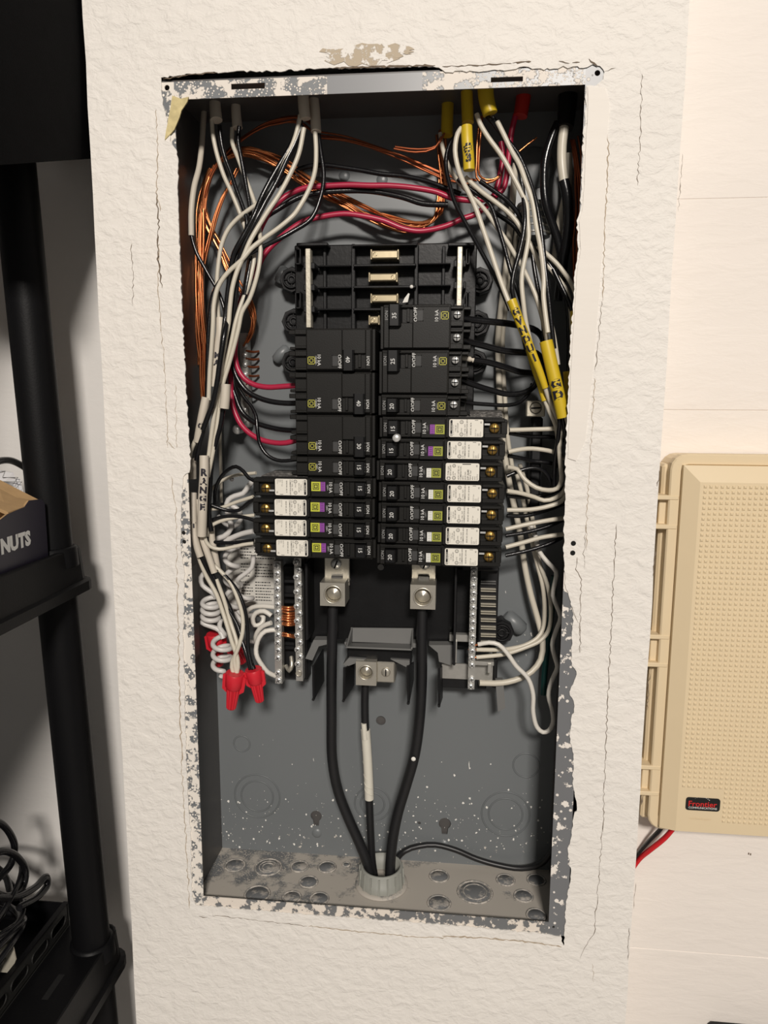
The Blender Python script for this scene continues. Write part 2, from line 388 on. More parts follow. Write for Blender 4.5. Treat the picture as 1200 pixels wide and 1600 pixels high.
# ------------------------------------------------------------------ the setting
HW, HH, DEP = 0.181, 0.3818, 0.095            # half width, half height and depth of the panel enclosure
hole_px = [(252, 121), (300, 115), (360, 112), (430, 111), (520, 106), (600, 105), (660, 103), (686, 105), (696, 112.5), (760, 110.5), (800, 109), (812, 105), (826, 104), (832, 108), (872, 107), (880, 102), (888, 106), (896, 103), (906, 106), (918, 105), (926, 100),
           (938, 103), (945, 112), (942, 124), (930, 134), (916, 134), (914, 180), (910, 240), (909, 290), (906, 330), (901, 345), (904, 390), (898, 430), (895, 480), (891, 540), (888, 600), (886, 650), (884, 700), (883, 760),
           (882, 800), (881, 850), (881, 890), (884, 915), (890, 935), (896, 960), (894, 1000), (893, 1040), (901, 1049), (899, 1060), (893, 1073), (890, 1086), (896, 1096), (897, 1108), (893, 1122),
           (890, 1145), (891, 1160), (896, 1178), (895, 1220), (902, 1262), (896, 1280), (892, 1309), (887, 1330), (892, 1365), (889, 1384), (884, 1421), (881, 1478),
           (876, 1463), (840, 1458), (800, 1455), (740, 1449), (680, 1444), (600, 1438), (520, 1432), (460, 1428), (400, 1423), (350, 1418), (306, 1414), (300, 1400), (298, 1300), (294, 1250), (291, 1200), (289, 1100), (286, 1000),
           (288, 900), (282, 850), (283, 800), (287, 745), (296, 738), (297, 720), (294, 660), (290, 600), (285, 500), (281, 400), (278, 300), (277, 237), (266, 220), (263, 196), (256, 170), (253, 150)]
hole = jag([(P(u, v).x, P(u, v).z) for u, v in hole_px], 0.0008, 0.0026, 3)
XL, XR = -0.2456, 0.2456
edgeL = [(XL+random.uniform(-.0005, .0005), -1.35+2.1*i/60) for i in range(61)]
edgeR = [(XR+random.uniform(-.0006, .0006), -1.35+2.1*i/60) for i in range(61)]
mb = MB(); mb.plate([edgeL[::-1]+edgeR, hole], 0.0)
n = len(hole); mb.add([(x, 0, z) for x, z in hole]+[(x, 0.0012, z) for x, z in hole], [(i, (i+1) % n, n+(i+1) % n, n+i) for i in range(n)])
for E_ in (edgeL, edgeR):
    for i in range(60):
        (xa, za), (xb, zb) = E_[i], E_[i+1]
        mb.add([(xa, 0, za), (xb, 0, zb), (xb, 0.16, zb), (xa, 0.16, za)], [(0, 1, 2, 3)])
BK = [(XL, .14, -1.35), (XR, .14, -1.35), (XR, .14, .75), (XL, .14, .75)]
mb.add(BK, [(0, 1, 2, 3)]); mb.add([(XL, 0, .75), (XR, 0, .75), (XR, .14, .75), (XL, .14, .75)], [(0, 1, 2, 3)])
wall = struct(mb.build('wall_front', 'wall'), 'cream plaster column with a ragged opening cut around the panel')
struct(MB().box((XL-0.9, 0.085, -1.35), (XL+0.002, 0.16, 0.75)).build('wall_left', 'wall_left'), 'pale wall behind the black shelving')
YR = 0.045
wr = struct(MB().box((XR-0.002, YR+0.004, -1.35), (XR+0.75, 0.16, 0.75)).build('wall_right', 'wall_block'), 'painted block wall right of the column')
zj = [P(1130, v, YR).z for v in (310, 641)]
hb = zj[0]-zj[1]; zs = [zj[0]+hb*k for k in range(-8, 4)]
for k in range(len(zs)-1):
    z0, z1 = zs[k], min(zs[k+1], 0.75)
    for x0, x1 in ((XR-0.001, XR+0.34 if k % 2 else XR+0.16), (XR+0.34 if k % 2 else XR+0.16, XR+0.75)):
        MB().box((x0, YR-random.uniform(0, .0003), z0), (x1, YR+0.02, z1), 0.0006).build('block', 'wall_block', wr)
struct(MB().box((-1.3, -2.6, -1.40), (1.3, 0.17, -1.35)).build('floor', 'floor'), 'concrete floor')

def ribbon(txt, w, m, y=-0.0004, parent=wall, name='crack', wob=1.6, seed=0):
    """narrow ragged strip on the wall face: a crack or a paint line"""
    rnd = random.Random(seed); a = [tuple(float(x) for x in t.split(',')) for t in txt.split()]
    pp = []
    for i in range(len(a)-1):
        L = math.hypot(a[i+1][0]-a[i][0], a[i+1][1]-a[i][1]); k = max(1, int(L/5))
        for j in range(k): pp.append((a[i][0]+(a[i+1][0]-a[i][0])*j/k+rnd.uniform(-wob, wob), a[i][1]+(a[i+1][1]-a[i][1])*j/k+rnd.uniform(-wob, wob)*.6))
    w *= .55; wob *= .8
    pp.append(a[-1]); mb = MB(); q = [P(u, v, y) for u, v in pp]; vs = []
    for i, p in enumerate(q):
        d = (q[min(i+1, len(q)-1)]-q[max(i-1, 0)]).normalized(); s = Vector((-d.z, 0, d.x))*w*0.5*(0.15 if i in (0, len(q)-1) else rnd.uniform(.25, 1.25)); vs += [p+s, p-s]
    mb.add(vs, [(2*i, 2*i+1, 2*i+3, 2*i+2) for i in range(len(q)-1)]); return mb.build(name, m, parent)
for i, (t, w, m_) in enumerate([
    ('243,170 246,230 245,300 250,330', .0012, 'crack_pale'), ('244,300 248,350 246,400 253,450', .0022, 'crack'), ('248,380 247,460 252,520', .0012, 'crack_pale'),
    ('253,520 258,600 262,700', .0010, 'crack_pale'), ('262,690 274,702', .0010, 'crack_pale'), ('274,600 275,650 276,700', .0008, 'crack_pale'), ('205,380 208,440 207,478', .0008, 'crack'),
    ('268,745 274,790 276,830 276,900', .0010, 'crack_pale'), ('277,900 279,1000 281,1090 284,1200', .0018, 'crack_pale'), ('284,1200 290,1300 296,1420', .0014, 'crack_pale'),
    ('254,124 300,116 340,113', .0018, 'crack'), ('1003,115 1001,200 996,290', .0008, 'crack'), ('947,170 951,230 948,300 944,400 942,470', .0014, 'crack_pale'),
    ('941,470 934,540 930,580', .0010, 'crack'), ('930,590 926,650 922,720 917,800 916,860', .0010, 'crack_pale'), ('962,820 960,880 956,960 953,1020 949,1110 945,1210 942,1300', .0010, 'crack'),
    ('942,1290 936,1370 930,1440 928,1462 913,1480 906,1498', .0009, 'crack'), ('915,820 914,850 912,865 913,890', .0006, 'crack'), ('903,870 900,890 908,905 908,930 907,955 906,985 907,1005 906,1020', .0009, 'crack'),
    ('893,945 898,960 904,974', .0009, 'crack'), ('905,970 907,1000 906,1020', .0008, 'crack'), ('926,1505 928,1535', .0006, 'crack_pale'),
    ('330,1430 420,1440 480,1447', .0010, 'crack'), ('480,1447 560,1456 640,1463 700,1466', .0016, 'crack_pale'), ('690,1462 760,1466 830,1472 878,1480', .0026, 'crack_pale'),
    ('520,106 600,104 680,102', .0030, 'crack'), ('690,104 760,101 800,99', .0014, 'crack'), ('800,98 830,96', .0022, 'crack'), ('874,96 890,99', .0020, 'crack'), ('894,98 906,97', .0020, 'crack'),
    ('920,92 934,103', .0026, 'crack'), ('945,112 962,106', .0008, 'crack'), ('312,1432 324,1434', .0020, 'crack'), ('1066,240 1062,300 1060,330', .0010, 'crack'),
    ('1030,735 1027,760', .0016, 'crack'), ('1024,860 1020,900', .0022, 'crack'), ('1015,1050 1011,1110', .0016, 'crack'), ('1003,1245 1002,1258', .0026, 'crack'), ('993,1380 990,1420', .0010, 'crack'), ('984,1450 981,1500', .0010, 'crack')]):
    ribbon(t, w, m_, seed=i)
for i, (cu, cv, rx, ry) in enumerate([(566, 86, 66, 19), (612, 79, 34, 12)]):
    pts = [(cu+rx*math.cos(t*math.pi/18)*random.uniform(.75, 1.1), cv+ry*math.sin(t*math.pi/18)*random.uniform(.5, 1.1)) for t in range(36)]
    MB().plate([[(P(u, v).x, P(u, v).z) for u, v in pts]], -0.0004-0.0001*i).build('bare_patch', 'bare_patch', wall)
# smooth filler on the right of the opening, and the torn facing paper at the upper left corner
pp = [(918, 136), (945, 138), (952, 165), (948, 230), (946, 300), (942, 380), (936, 460), (930, 540), (922, 620), (914, 690), (900, 720), (887, 716), (889, 650), (891, 600), (894, 540), (898, 480), (901, 430), (907, 390), (905, 346), (909, 330), (913, 290), (914, 240), (918, 180)]
MB().plate([jag([(P(u, v).x, P(u, v).z) for u, v in pp], .0003, .006, 8)], -0.0009, 0.0).build('plaster_strip', 'plaster', wall)
pp = [(270, 150), (283, 155), (295, 152), (293, 160), (284, 173), (281, 184), (276, 196), (273, 203), (264, 213), (258, 219), (260, 205), (264, 185), (267, 168)]
MB().plate([jag([(P(u, v).x, P(u, v).z) for u, v in pp], .0002, .004, 5)], -0.0010, 0.0004).build('torn_facing_paper', 'torn_paper', wall)

# ------------------------------------------------------------------ panel enclosure
box = thing('electrical_panel_box', 'grey steel breaker panel enclosure recessed in the cream wall, front cover off', 'panel box', (0, 0, -HH))
def inbox(mb, name, m): 
    o = mb.build(name, m, box); o.location = (0, 0, HH); return o
def key(u, v, r=0.0085):
    c = P(u, v, DEP); out = []
    for i in range(21):
        a = math.radians(-60+300*i/20); out.append((c.x+r*math.cos(a), c.z+r*math.sin(a)))
    return out[:21] + [(c.x-r*.42, c.z-r*1.9), (c.x+r*.42, c.z-r*1.9)] if False else [(c.x+r*math.cos(math.radians(-55+290*i/20)), c.z+r*math.sin(math.radians(-55+290*i/20))) for i in range(21)] + [(c.x-r*.45, c.z-r*1.9), (c.x+r*.45, c.z-r*1.9)]
holes = [circle(P(595, 1126, DEP).x, P(595, 1126, DEP).z, .0052), key(494, 1275, .0062), key(695, 1287, .0066), circle(P(655, 1286, DEP).x, P(655, 1286, DEP).z, .0017),
         circle(P(601, 277, DEP).x, P(601, 277, DEP).z, .0024), circle(P(362, 749, DEP).x, P(362, 749, DEP).z, .0024), circle(P(787, 1069, DEP).x, P(787, 1069, DEP).z, .0022)]
inbox(MB().plate([[(-HW, -HH), (HW, -HH), (HW, HH), (-HW, HH)]]+holes, DEP, DEP+.0015), 'back_panel', 'back')
inbox(MB().box((-HW, DEP+.004, -HH), (HW, DEP+.008, HH)), 'shade_sheet', 'shaded_enamel')  # added dark sheet that makes the void behind the holes read black
inbox(MB().box((-HW-.0015, .0022, -HH), (-HW, DEP, HH)), 'side_panel', 'shaded_enamel')
inbox(MB().box((HW, .0022, -HH), (HW+.0015, DEP, HH)), 'side_panel', 'shaded_enamel')
inbox(MB().box((-HW, .0022, HH), (HW, DEP, HH+.0015)), 'end_panel', 'shaded_enamel')
inbox(MB().box((-HW, .0022, -HH-.0015), (HW, DEP, -HH)), 'end_panel', 'dusty')
FI = 0.1695; FT = 0.3680; FB = -0.3727
def rect(u0, v0, u1, v1): 
    a = P(u0, v0, .0013); b = P(u1, v1, .0013); return [(a.x, b.z), (b.x, b.z), (b.x, a.z), (a.x, a.z)]
xm = P(511, 130, .0013).x; xn = P(660, 120, .0013).x
inbox(MB().plate([[(-FI, FT), (xm, FT), (xm, HH), (-FI, HH)], rect(361, 131, 414, 138)], .0013, .0024), 'flange', 'flange_top')
inbox(MB().plate([[(xm, FT), (xn, FT), (xn, HH), (xm, HH)]], .0013, .0024), 'flange', 'flange_clean')
inbox(MB().plate([[(xn, FT), (FI, FT), (FI, HH), (xn, HH)], rect(767, 121, 817, 127)], .0013, .0024), 'flange', 'flange_top')
inbox(MB().plate([[(-HW-.005, -HH-.004), (-FI, -HH-.004), (-FI, HH), (-HW-.005, HH)], circle(P(260, 136).x, P(260, 136).z, .0022), circle(P(286, 833).x, P(286, 833).z, .0019), circle(P(287, 847).x, P(287, 847).z, .0019), circle(P(313, 1415).x, P(313, 1415).z, .0013)], .0013, .0024), 'flange', 'flange_left')
inbox(MB().plate([[(FI, -HH-.004), (HW+.006, -HH-.004), (HW+.006, HH), (FI, HH)], circle(P(934, 113).x, P(934, 113).z, .0022), circle(P(865, 1450).x, P(865, 1450).z, .0013)], .0013, .0024), 'flange', 'flange_right')
inbox(MB().plate([[(-FI, -HH-.004), (FI, -HH-.004), (FI, FB), (-FI, FB)]], .0013, .0024), 'flange', 'flange_bottom')
# screw holes that show through the plaster beside the opening
for u, v in ((896, 849), (895, 864)):
    c = P(u, v, -.0005); MB().lathe(c, (0, 1, 0), [(0, .0022), (.0004, .0022)], 14).build('screw_hole', 'hole', wall)
# bottom plate knockouts, back plate embossing
def ko(u, v, r, inner=None):
    c = PZ(u, v, -HH); mb = MB(); mb.lathe(c, (0, 0, 1), [(0, r*.90), (.0006, r*.86), (.0006, .0001)], 24); o = mb.build('knockout', 'disc', box); o.location = (0, 0, HH)
    mb = MB(); ring2(mb, c, (0, 0, 1), r, .0026, .0010)
    for q in inner or []: ring2(mb, c+Vector((0, 0, .0006)), (0, 0, 1), q, .0016, .0006)
    mb.build('rim', 'dust_ring', o)
for k in [(367, 1352, .0105), (419, 1355, .0140, [.0095, .0060]), (468, 1354, .0092), (511, 1355, .0092), (482, 1378, .0092), (402, 1397, .0125), (456, 1402, .0090), (499, 1404, .0090), (541, 1351, .0036),
          (686, 1369, .0098), (742, 1394, .0175, [.0118]), (686, 1411, .0112), (790, 1375, .0092), (838, 1375, .0092), (818, 1400, .0092), (838, 1430, .0092)]: ko(*k)
for u, v, r in ((402, 1244, .0255), (402, 1244, .018), (790, 1272, .0255), (790, 1272, .018), (582, 1256, .0195), (582, 1256, .0130), (378, 1162, .009), (822, 1196, .0135)):
    inbox(ring2(MB(), P(u, v, DEP), (0, -1, 0), r, .0016, .00035, 36), 'knockout', 'steel_grey')
for u, v in ((538, 275), (597, 281), (495, 1302), (694, 1320)):
    inbox(MB().lathe(P(u, v, DEP), (0, -1, 0), [(0, .0055), (.0010, .0045), (.0016, .0025), (.0018, .0002)], 16), 'dimple', 'steel_grey')
mb = MB()
for ch, u in (('L', 556), ('E', 585), ('E', 606), ('N', 622), ('T', 640)): mb.text(ch, .0105, P(u, 1169, DEP-.0002), (1, 0, 0), (0, 0, 1), .0001)
inbox(mb, 'embossed_lettering', 'steel_grey')
# stamped hanger tabs beside the bus ears
for u0, v0, u1, v1, r in ((448, 545, 432, 562, .006), (793, 963, 815, 983, .0085), (445, 420, 437, 440, .006)):
    a, b = P(u0, v0, .09), P(u1, v1, .09); inbox(MB().tube([a+(a-b)*.15, a, (a+b)/2+Vector((0, -.0015, 0)), b, b+(b-a)*.15], r, 12, radii=[r*.5, r*.9, r, r*.9, r*.5]), 'hanger_tab', 'steel_grey')
# paper instruction sheet at the back and a strip on the left side
a, b = P(352, 842, .0945), P(432, 948, .0945)
sheet = MB().box((a.x, .0942, b.z), (b.x, .0949, a.z)).build('instruction_sheet', 'paper', box); sheet.location = (0, 0, HH)
mb = MB(); rnd = random.Random(4)
for cx0, cx1 in ((.30, .54), (.58, .98)):
    for r_ in range(20):
        if r_ in (6, 12): continue
        z = a.z-(a.z-b.z)*(.06+.90*r_/20); x0 = a.x+(b.x-a.x)*cx0; x1 = a.x+(b.x-a.x)*(cx0+(cx1-cx0)*rnd.uniform(.65, 1)); x = x0
        while x < x1:
            w = rnd.uniform(.0008, .0028); mb.add([(x, .09415, z), (min(x+w, x1), .09415, z), (min(x+w, x1), .09415, z+.0011), (x, .09415, z+.0011)], [(0, 1, 2, 3)]); x += w+.0006
o = mb.build('printed_lines', 'ink', sheet)
a, b = PX(297, 985, -HW+.0004), PX(311, 1030, -HW+.0004)
inbox(MB().box((-HW, .012, P(300, 1035, .02).z), (-HW+.0004, .045, P(300, 890, .02).z)), 'side_label', 'grey_plastic')
# white crumbs and paint flecks stuck to the back plate
mb = MB(); rnd = random.Random(11)
for i in range(330):
    u = rnd.uniform(345, 852); v = 1330-abs(rnd.gauss(0, 60)); 
    if v < 1120: continue
    c = P(u, v, DEP); r = rnd.choice((.0003, .0004, .0005, .0009, .0013)) * rnd.uniform(.6, 1.1); k = rnd.randint(4, 6); ph = rnd.random()*6
    mb.add([(c.x+r*math.cos(ph+6.283*j/k)*rnd.uniform(.6, 1.3), DEP-.0002, c.z+r*math.sin(ph+6.283*j/k)*rnd.uniform(.6, 1.6)) for j in range(k)], [tuple(range(k))])
for u, v, w, h in ((733, 1196, 1.2, 4.5), (490, 1187, .8, 1.8), (800, 990, .7, .7), (817, 987, 1.0, 1.0), (820, 992, .8, .8), (830, 991, 2.0, 2.2), (808, 1002, .6, .6), (822, 1023, .7, 1.2), (810, 1033, .6, .6), (838, 1017, .6, .6), (790, 925, .8, 1.4)):
    c = P(u, v, DEP); mb.add([(c.x-.0005*w, DEP-.0003, c.z+.0004*h), (c.x-.0001*w, DEP-.0003, c.z+.0012*h), (c.x+.0005*w, DEP-.0003, c.z-.0008*h), (c.x+.0001*w, DEP-.0003, c.z-.0010*h)], [(0, 1, 2, 3)])
o = inbox(mb, 'paint_flecks', 'crumb'); o['kind'] = 'stuff'

def part(mb, name, m, root):
    o = mb.build(name, m, root)
    if root.type == 'EMPTY': o.location = -root.location
    return o
# ------------------------------------------------------------------ bus interior (base, stabs, rails, ears, lugs, neutral bars)
bus = thing('bus_interior', 'black moulded bus interior with tinned stabs, mounting ears, lugs and screw bars behind the breakers', 'bus bar', P(600, 1000, .095))
mb = MB()
blk(mb, 462, 381, 742, 700, 70, 92, .001)                      # upper moulding
blk(mb, 478, 680, 712, 1002, 66, 92, .001)                     # lower moulding
part(mb, 'base', 'black_base', bus)
mb = MB()
for u0, u1 in ((549, 555), (647, 653)): blk(mb, u0, 381, u1, 520, 58, 72)
for u0, u1 in ((505, 510), (690, 695)): blk(mb, u0, 384, u1, 520, 64, 72)
for u0, u1 in ((463, 512), (700, 742)): blk(mb, u0, 379, u1, 384, 54, 72)
for v in (414, 448, 482):
    blk(mb, 495, v, 548, v+2.5, 57, 72); blk(mb, 653, v-3, 704, v-1, 57, 72)
    for u0, u1 in ((485, 492), (474, 479)): blk(mb, u0, v-4, u1, v+6, 52, 72)
    for u0, u1 in ((709, 714), (724, 728)): blk(mb, u0, v-8, u1, v+3, 52, 72)
for v in (412, 446, 481): blk(mb, 552, v, 650, v+4, 52, 72)
blk(mb, 550, 381, 652, 384, 54, 72)
for u0, u1 in ((459, 478), (726, 742)):
    for v0, v1 in ((388, 413), (456, 482)): 
        c0 = (u0+u1)/2
        for q in ((u0+2, v0, u1-8, v0+2), (u0+2, v1-2, u1-8, v1), (u0+2, v0, u0+4, v1), (u1-10, v0, u1-8, v1)): blk(mb, *q, 58, 72, .0002)
part(mb, 'rib', 'black_matte', bus)
def ear(u, v, sd):
    c = P(u, v, .074); mb = MB()
    mb.lathe((c.x, .092, c.z), (0, -1, 0), [(0, .0125), (.016, .0125), (.0185, .0115)], 8, False)
    ring2(mb, (c.x, .0735, c.z), (0, -1, 0), .0078, .0022, .003, 24)
    mb.lathe((c.x, .0735, c.z), (0, -1, 0), [(0, .0045), (.0022, .0042), (.0022, .0025), (.0004, .0022)], 14)
    for a in range(4): 
        d = Vector((math.cos(a*1.571), 0, math.sin(a*1.571))); q = Vector((c.x, .0725, c.z))
        mb.tube([q+d*.004, q+d*.0085], .0008, 5)
    mb.box((c.x, .076, c.z-.011), (c.x-sd*.024, .09, c.z+.009), .002)
    part(mb, 'mounting_ear', 'black_matte', bus)
for u, v, sd in ((456, 437, -1), (459, 502, -1), (458, 566, -1), (750, 438, 1), (746, 505, 1), (742, 566, 1), (784, 988, 1)): ear(u, v, sd)
part(MB().box((P(750, 960, .08).x, .078, P(780, 975, .08).z), (P(790, 960, .08).x, .09, P(780, 1003, .08).z), .002), 'mounting_foot', 'black_matte', bus)
for u, v0, v1 in ((482, 388, 512), (718.5, 385, 478)):
    part(blk(MB(), u-4.5, v0, u+3.5, v1, 50, 60, .0006), 'retaining_rail', 'rail', bus)
for u0, u1, v0, v1 in ((580, 622, 391, 404), (577, 620, 427, 439), (580, 621, 460, 472), (577, 592, 494, 506)):
    mb = MB(); blk(mb, u0, v0, u1, v1, 52, 70, .001)
    d = P(u0+6 if v0 != 427 else u1-6, (v0+v1)/2, .052); ring2(mb, d, (0, -1, 0), .0016, .0008, .0004, 14)
    for w in (u0, u1): blk(mb, w-1.2, v0-1.5, w+1.2, v1+1.5, 53, 66, .0003)
    part(mb, 'stab', 'tin', bus)
part(MB().lathe(P(595, 886, .055), (0, -1, 0), [(-.015, .0030), (0, .0032), (.0008, .003)], 18), 'post', 'grey_plastic', bus)
mb = MB(); quad3(mb, [P(u, v, .0545) for u, v in ((629, 473), (637, 472), (640, 459), (638, 458), (632, 466))], (0, .004, 0)); part(mb, 'plaster_splash', 'crumb', bus)
part(MB().lathe(P(643, 448, .0505), (0, -1, 0), [(-.002, .0016), (.0004, .0016), (.0008, .0003)], 9), 'plaster_crumb', 'crumb', bus)
# main lugs
def screw(mb, c, r, d=(0, -1, 0), hgt=.0016, slot=True, ang=0.6):
    mb.lathe(c, d, [(0, r), (hgt*.55, r), (hgt, r*.8), (hgt, r*.02)], 14)
def slotpart(c, r, ang, hgt, root):
    e = Vector((math.cos(ang), 0, math.sin(ang)))*r*.78; s = Vector((-e.z, 0, e.x)).normalized()*r*.14; c = Vector(c)+Vector((0, -hgt-.0001, 0))
    mb = MB(); mb.add([c+e+s, c+e-s, c-e-s, c-e+s], [(0, 1, 2, 3)]); return part(mb, 'slot', 'hole', root)
def lug(u0, v0, u1, v1, yf, yb, cu, cv, r):
    mb = MB(); yf /= 1000; yb /= 1000
    a, b, c = P(u0, (v0+v1)/2, yf), P(u1, (v0+v1)/2, yf), P(cu, cv, yf)
    zt, zb = P(cu, v0, yf).z, P(cu, v1, yf).z
    mb.plate([[(a.x, zb), (b.x, zb), (b.x, zt), (a.x, zt)], circle(c.x, c.z, r, 24)], yf, yf+.012)
    mb.box((a.x, yf+.012, zb), (b.x, yb, zt), 0)
    mb.loft([[Vector((c.x+q*math.cos(t*.2618), y, c.z+q*math.sin(t*.2618))) for t in range(24)] for y, q in ((yf, r*1.20), (yf-.0007, r*1.12), (yf-.0007, r*1.05), (yf, r))], False)
    mb.lathe((c.x, yf+.008, c.z), (0, -1, 0), [(0, r*.97), (.001, r*.9), (.002, r*.55), (.0035, r*.2), (.0038, .0001)], 24)
    return part(mb, 'lug', 'aluminium', bus)
for dx, (su0, su1) in ((0, (507, 546)), (138, (643, 681))):
    mb = MB(); blk(mb, su0, 870, su1, 915, 50, 54, .0005); blk(mb, su0, 905, su1, 909, 47, 54, .0006)
    part(mb, 'strap', 'aluminium', bus)
    c = P((su0+su1)/2+(-1 if dx == 0 else 2), 881, .050); mb = MB(); screw(mb, c, .0054, hgt=.003); s = part(mb, 'strap_screw', 'steel', bus); slotpart(c, .0054, 1.2, .003, s)
    mb = MB(); blk(mb, (su0+su1)/2-9, 900, (su0+su1)/2+9, 909, 46, 48, .0005); part(mb, 'strap_clip', 'dark_screw', bus)
lug(500, 911, 539, 947, 26, 54, 520.5, 929, .0078); lug(641, 914, 680.5, 952, 26, 54, 660.5, 933, .0078)
lug(556, 1034, 588, 1071, 36, 66, 571.5, 1051, .0066)
mb = MB(); blk(mb, 588, 1035, 617, 1067, 42, 66, .0012); part(mb, 'lug_tail', 'aluminium', bus)
c = P(603, 1050, .042); mb = MB(); screw(mb, c, .0046, hgt=.0018); s = part(mb, 'lug_screw', 'aluminium', bus); slotpart(c, .0046, 1.55, .0018, s)
# grey neutral barrier with its hood, fins hanging below
mb = MB()
y0, y1 = .030, .064
quad3(mb, [P(548, 981, .062), P(646, 982, .062), P(646, 1014, .060), P(548, 1012, .060)])
quad3(mb, [P(540, 1010, .032), P(643, 1014, .032), P(646, 1006, .060), P(549, 1004, .060)], (0, 0, -.0016))
quad3(mb, [P(539, 1011, .032), P(541, 1009, .032), P(549, 980, .062), P(549, 1010, .062)], (.0014, 0, 0))
quad3(mb, [P(644, 1015, .032), P(645, 1011, .032), P(646, 982, .062), P(646, 1012, .062)], (-.0014, 0, 0))
part(mb, 'barrier_hood', 'grey_plastic', bus)
mb = MB(); blk(mb, 543, 1013, 643, 1036, 44, 64, .0006); part(mb, 'barrier_front', 'black_base', bus)
for uu in (((477, 1029), (490, 1000), (522, 1000), (522, 1004), (498, 1010), (488, 1032)), ((670, 1008), (707, 1008), (712, 1008), (706, 1040), (686, 1034), (684, 1020)), ((538, 1004), (545, 1001), (545, 1010), (540, 1010)), ((642, 1004), (652, 1006), (652, 1012), (645, 1012))):
    mb = MB(); quad3(mb, [P(u, v, .050) for u, v in uu], (0, .012, 0)); part(mb, 'support_arm', 'grey_plastic', bus)
for uu in (((545, 1028), (572, 1030), (541, 1042), (536, 1038)), ((610, 1030), (640, 1032), (640, 1042), (634, 1042))):
    mb = MB(); quad3(mb, [P(u, v, .040) for u, v in uu], (0, .02, 0)); part(mb, 'support_arm', 'grey_plastic', bus)
for a_ in (((489, 1040), (504, 1014), (505, 1064), (490, 1092)), ((538, 1043), (552, 1034), (552, 1070), (537, 1094)), ((637, 1040), (645, 1034), (645, 1062), (638, 1098)), ((686, 1044), (690, 1040), (690, 1090), (686, 1102))):
    mb = MB(); yy = (.030, .062, .062, .030); quad3(mb, [P(a_[i][0], a_[i][1], yy[i]) for i in range(4)], (.0012, 0, 0))
    e = P(a_[3][0], a_[3][1], .030); t_ = P(a_[0][0], a_[0][1], .030); mb.tube([t_, e], .0010, 8); mb.lathe(e+Vector((0, -.002, 0)), (0, 1, 0), [(0, .0014), (.004, .0014)], 10)
    part(mb, 'fin', 'black_matte', bus)
# side walls of the lower moulding, rib ladder
mb = MB()
blk(mb, 713, 890, 749, 1012, 80, 92, .0005); part(mb, 'tray_floor', 'black_matte', bus)
for q in ((477, 880, 481, 1000, 34, 90, .0005), (709, 886, 713, 1040, 34, 90, .0005), (722, 886, 780, 892, 52, 92, .0008)): part(blk(MB(), *q), 'side_wall', 'black_matte', bus)
mb = MB(); blk(mb, 748, 888, 778, 1012, 62, 92, .001); part(mb, 'ladder_body', 'black_matte', bus)
for k in range(10):
    v = 908+k*11.8; mb = MB(); blk(mb, 751, v, 775, v+1.5, 59, 66, .0002); blk(mb, 751, v+3.6, 775, v+5.0, 59, 66, .0002); part(mb, 'ladder_rung', 'rail' if k else 'grey_plastic', bus)
mb = MB(); blk(mb, 702, 992, 734, 1003, 54, 62, .0006); blk(mb, 710, 1003, 714, 1036, 50, 66, .0005); blk(mb, 690, 1038, 772, 1062, 58, 61, .0004); blk(mb, 735, 1034, 772, 1040, 46, 62, .0005); blk(mb, 762, 1038, 768, 1052, 44, 58, .0004)
part(mb, 'bar_bracket', 'bar_metal', bus)
mb = MB(); blk(mb, 690, 1060, 760, 1076, 62, 80, .001); blk(mb, 770, 1030, 777, 1076, 56, 80, .001); part(mb, 'bracket_block', 'black_matte', bus)
mb = MB(); quad3(mb, [P(774, 1062, .052), P(786, 1062, .052), P(790, 1106, .052), P(778, 1112, .052)], (0, .006, 0)); part(mb, 'bracket_tab', 'grey_plastic', bus)
mb = MB()
for v in (906, 928, 938, 1004, 1010): blk(mb, 443, v, 460, v+5, 70, 76, .0005)
blk(mb, 443, 884, 462, 1060, 82, 92, .001); blk(mb, 470, 870, 480, 1062, 74, 92, .001)
part(mb, 'bar_frame', 'black_matte', bus)
# neutral and ground bars, every screw its own piece
def bar(u0, v0, u1, v1, w, y, n, stagger, r, skip=(), extra=None):
    y /= 1000; a, b = P(u0, v0, y), P(u1, v1, y); hw = w/2; mb = MB(); d = (b-a)
    mb.add([], [])
    s = Vector((hw, 0, 0)); bk = Vector((0, .010, 0)); pts = [a-s, a+s, b+s, b-s]
    quad3(mb, pts, bk); o = part(mb, 'terminal_bar', 'bar_metal', bus)
    for i in range(n):
        if i in skip: continue
        c = a+d*((i+.55)/n); c.x += (stagger if i % 2 else -stagger); ang = random.uniform(0, 3.1)
        mb = MB(); screw(mb, c, r, hgt=.0024); s_ = part(mb, 'terminal_screw', 'steel', o)
        e = Vector((math.cos(ang), 0, math.sin(ang)))*r*.62; q = Vector((-e.z, 0, e.x)).normalized()*r*.10; c = c+Vector((0, -.0025, 0))
        sm = MB(); sm.add([c+e+q, c+e-q, c-e-q, c-e+q], [(0, 1, 2, 3)]); sm.add([c+q*6.2+e*.16, c+q*6.2-e*.16, c-q*6.2-e*.16, c-q*6.2+e*.16], [(0, 1, 2, 3)]); sm.v = [Vector(p) for p in sm.v]; 
        k = len(s_.data.vertices)
        # the cross slot is cut into the same head as dark faces
        s_.data.materials.append(M['hole']); bm = bmesh.new(); bm.from_mesh(s_.data); vv = [bm.verts.new(p) for p in sm.v]
        for f in sm.f: bm.faces.new([vv[j] for j in f]).material_index = 1
        bm.to_mesh(s_.data); bm.free()
    return o
bar(433, 877, 435.5, 1068, .0072, 44, 16, .0002, .0035, (13,))
bar(465, 872, 468, 1064, .0070, 46, 17, .0012, .0033, (15, 16))
bar(741, 886, 736, 1077, .0064, 42, 17, .0003, .0032, (14,))
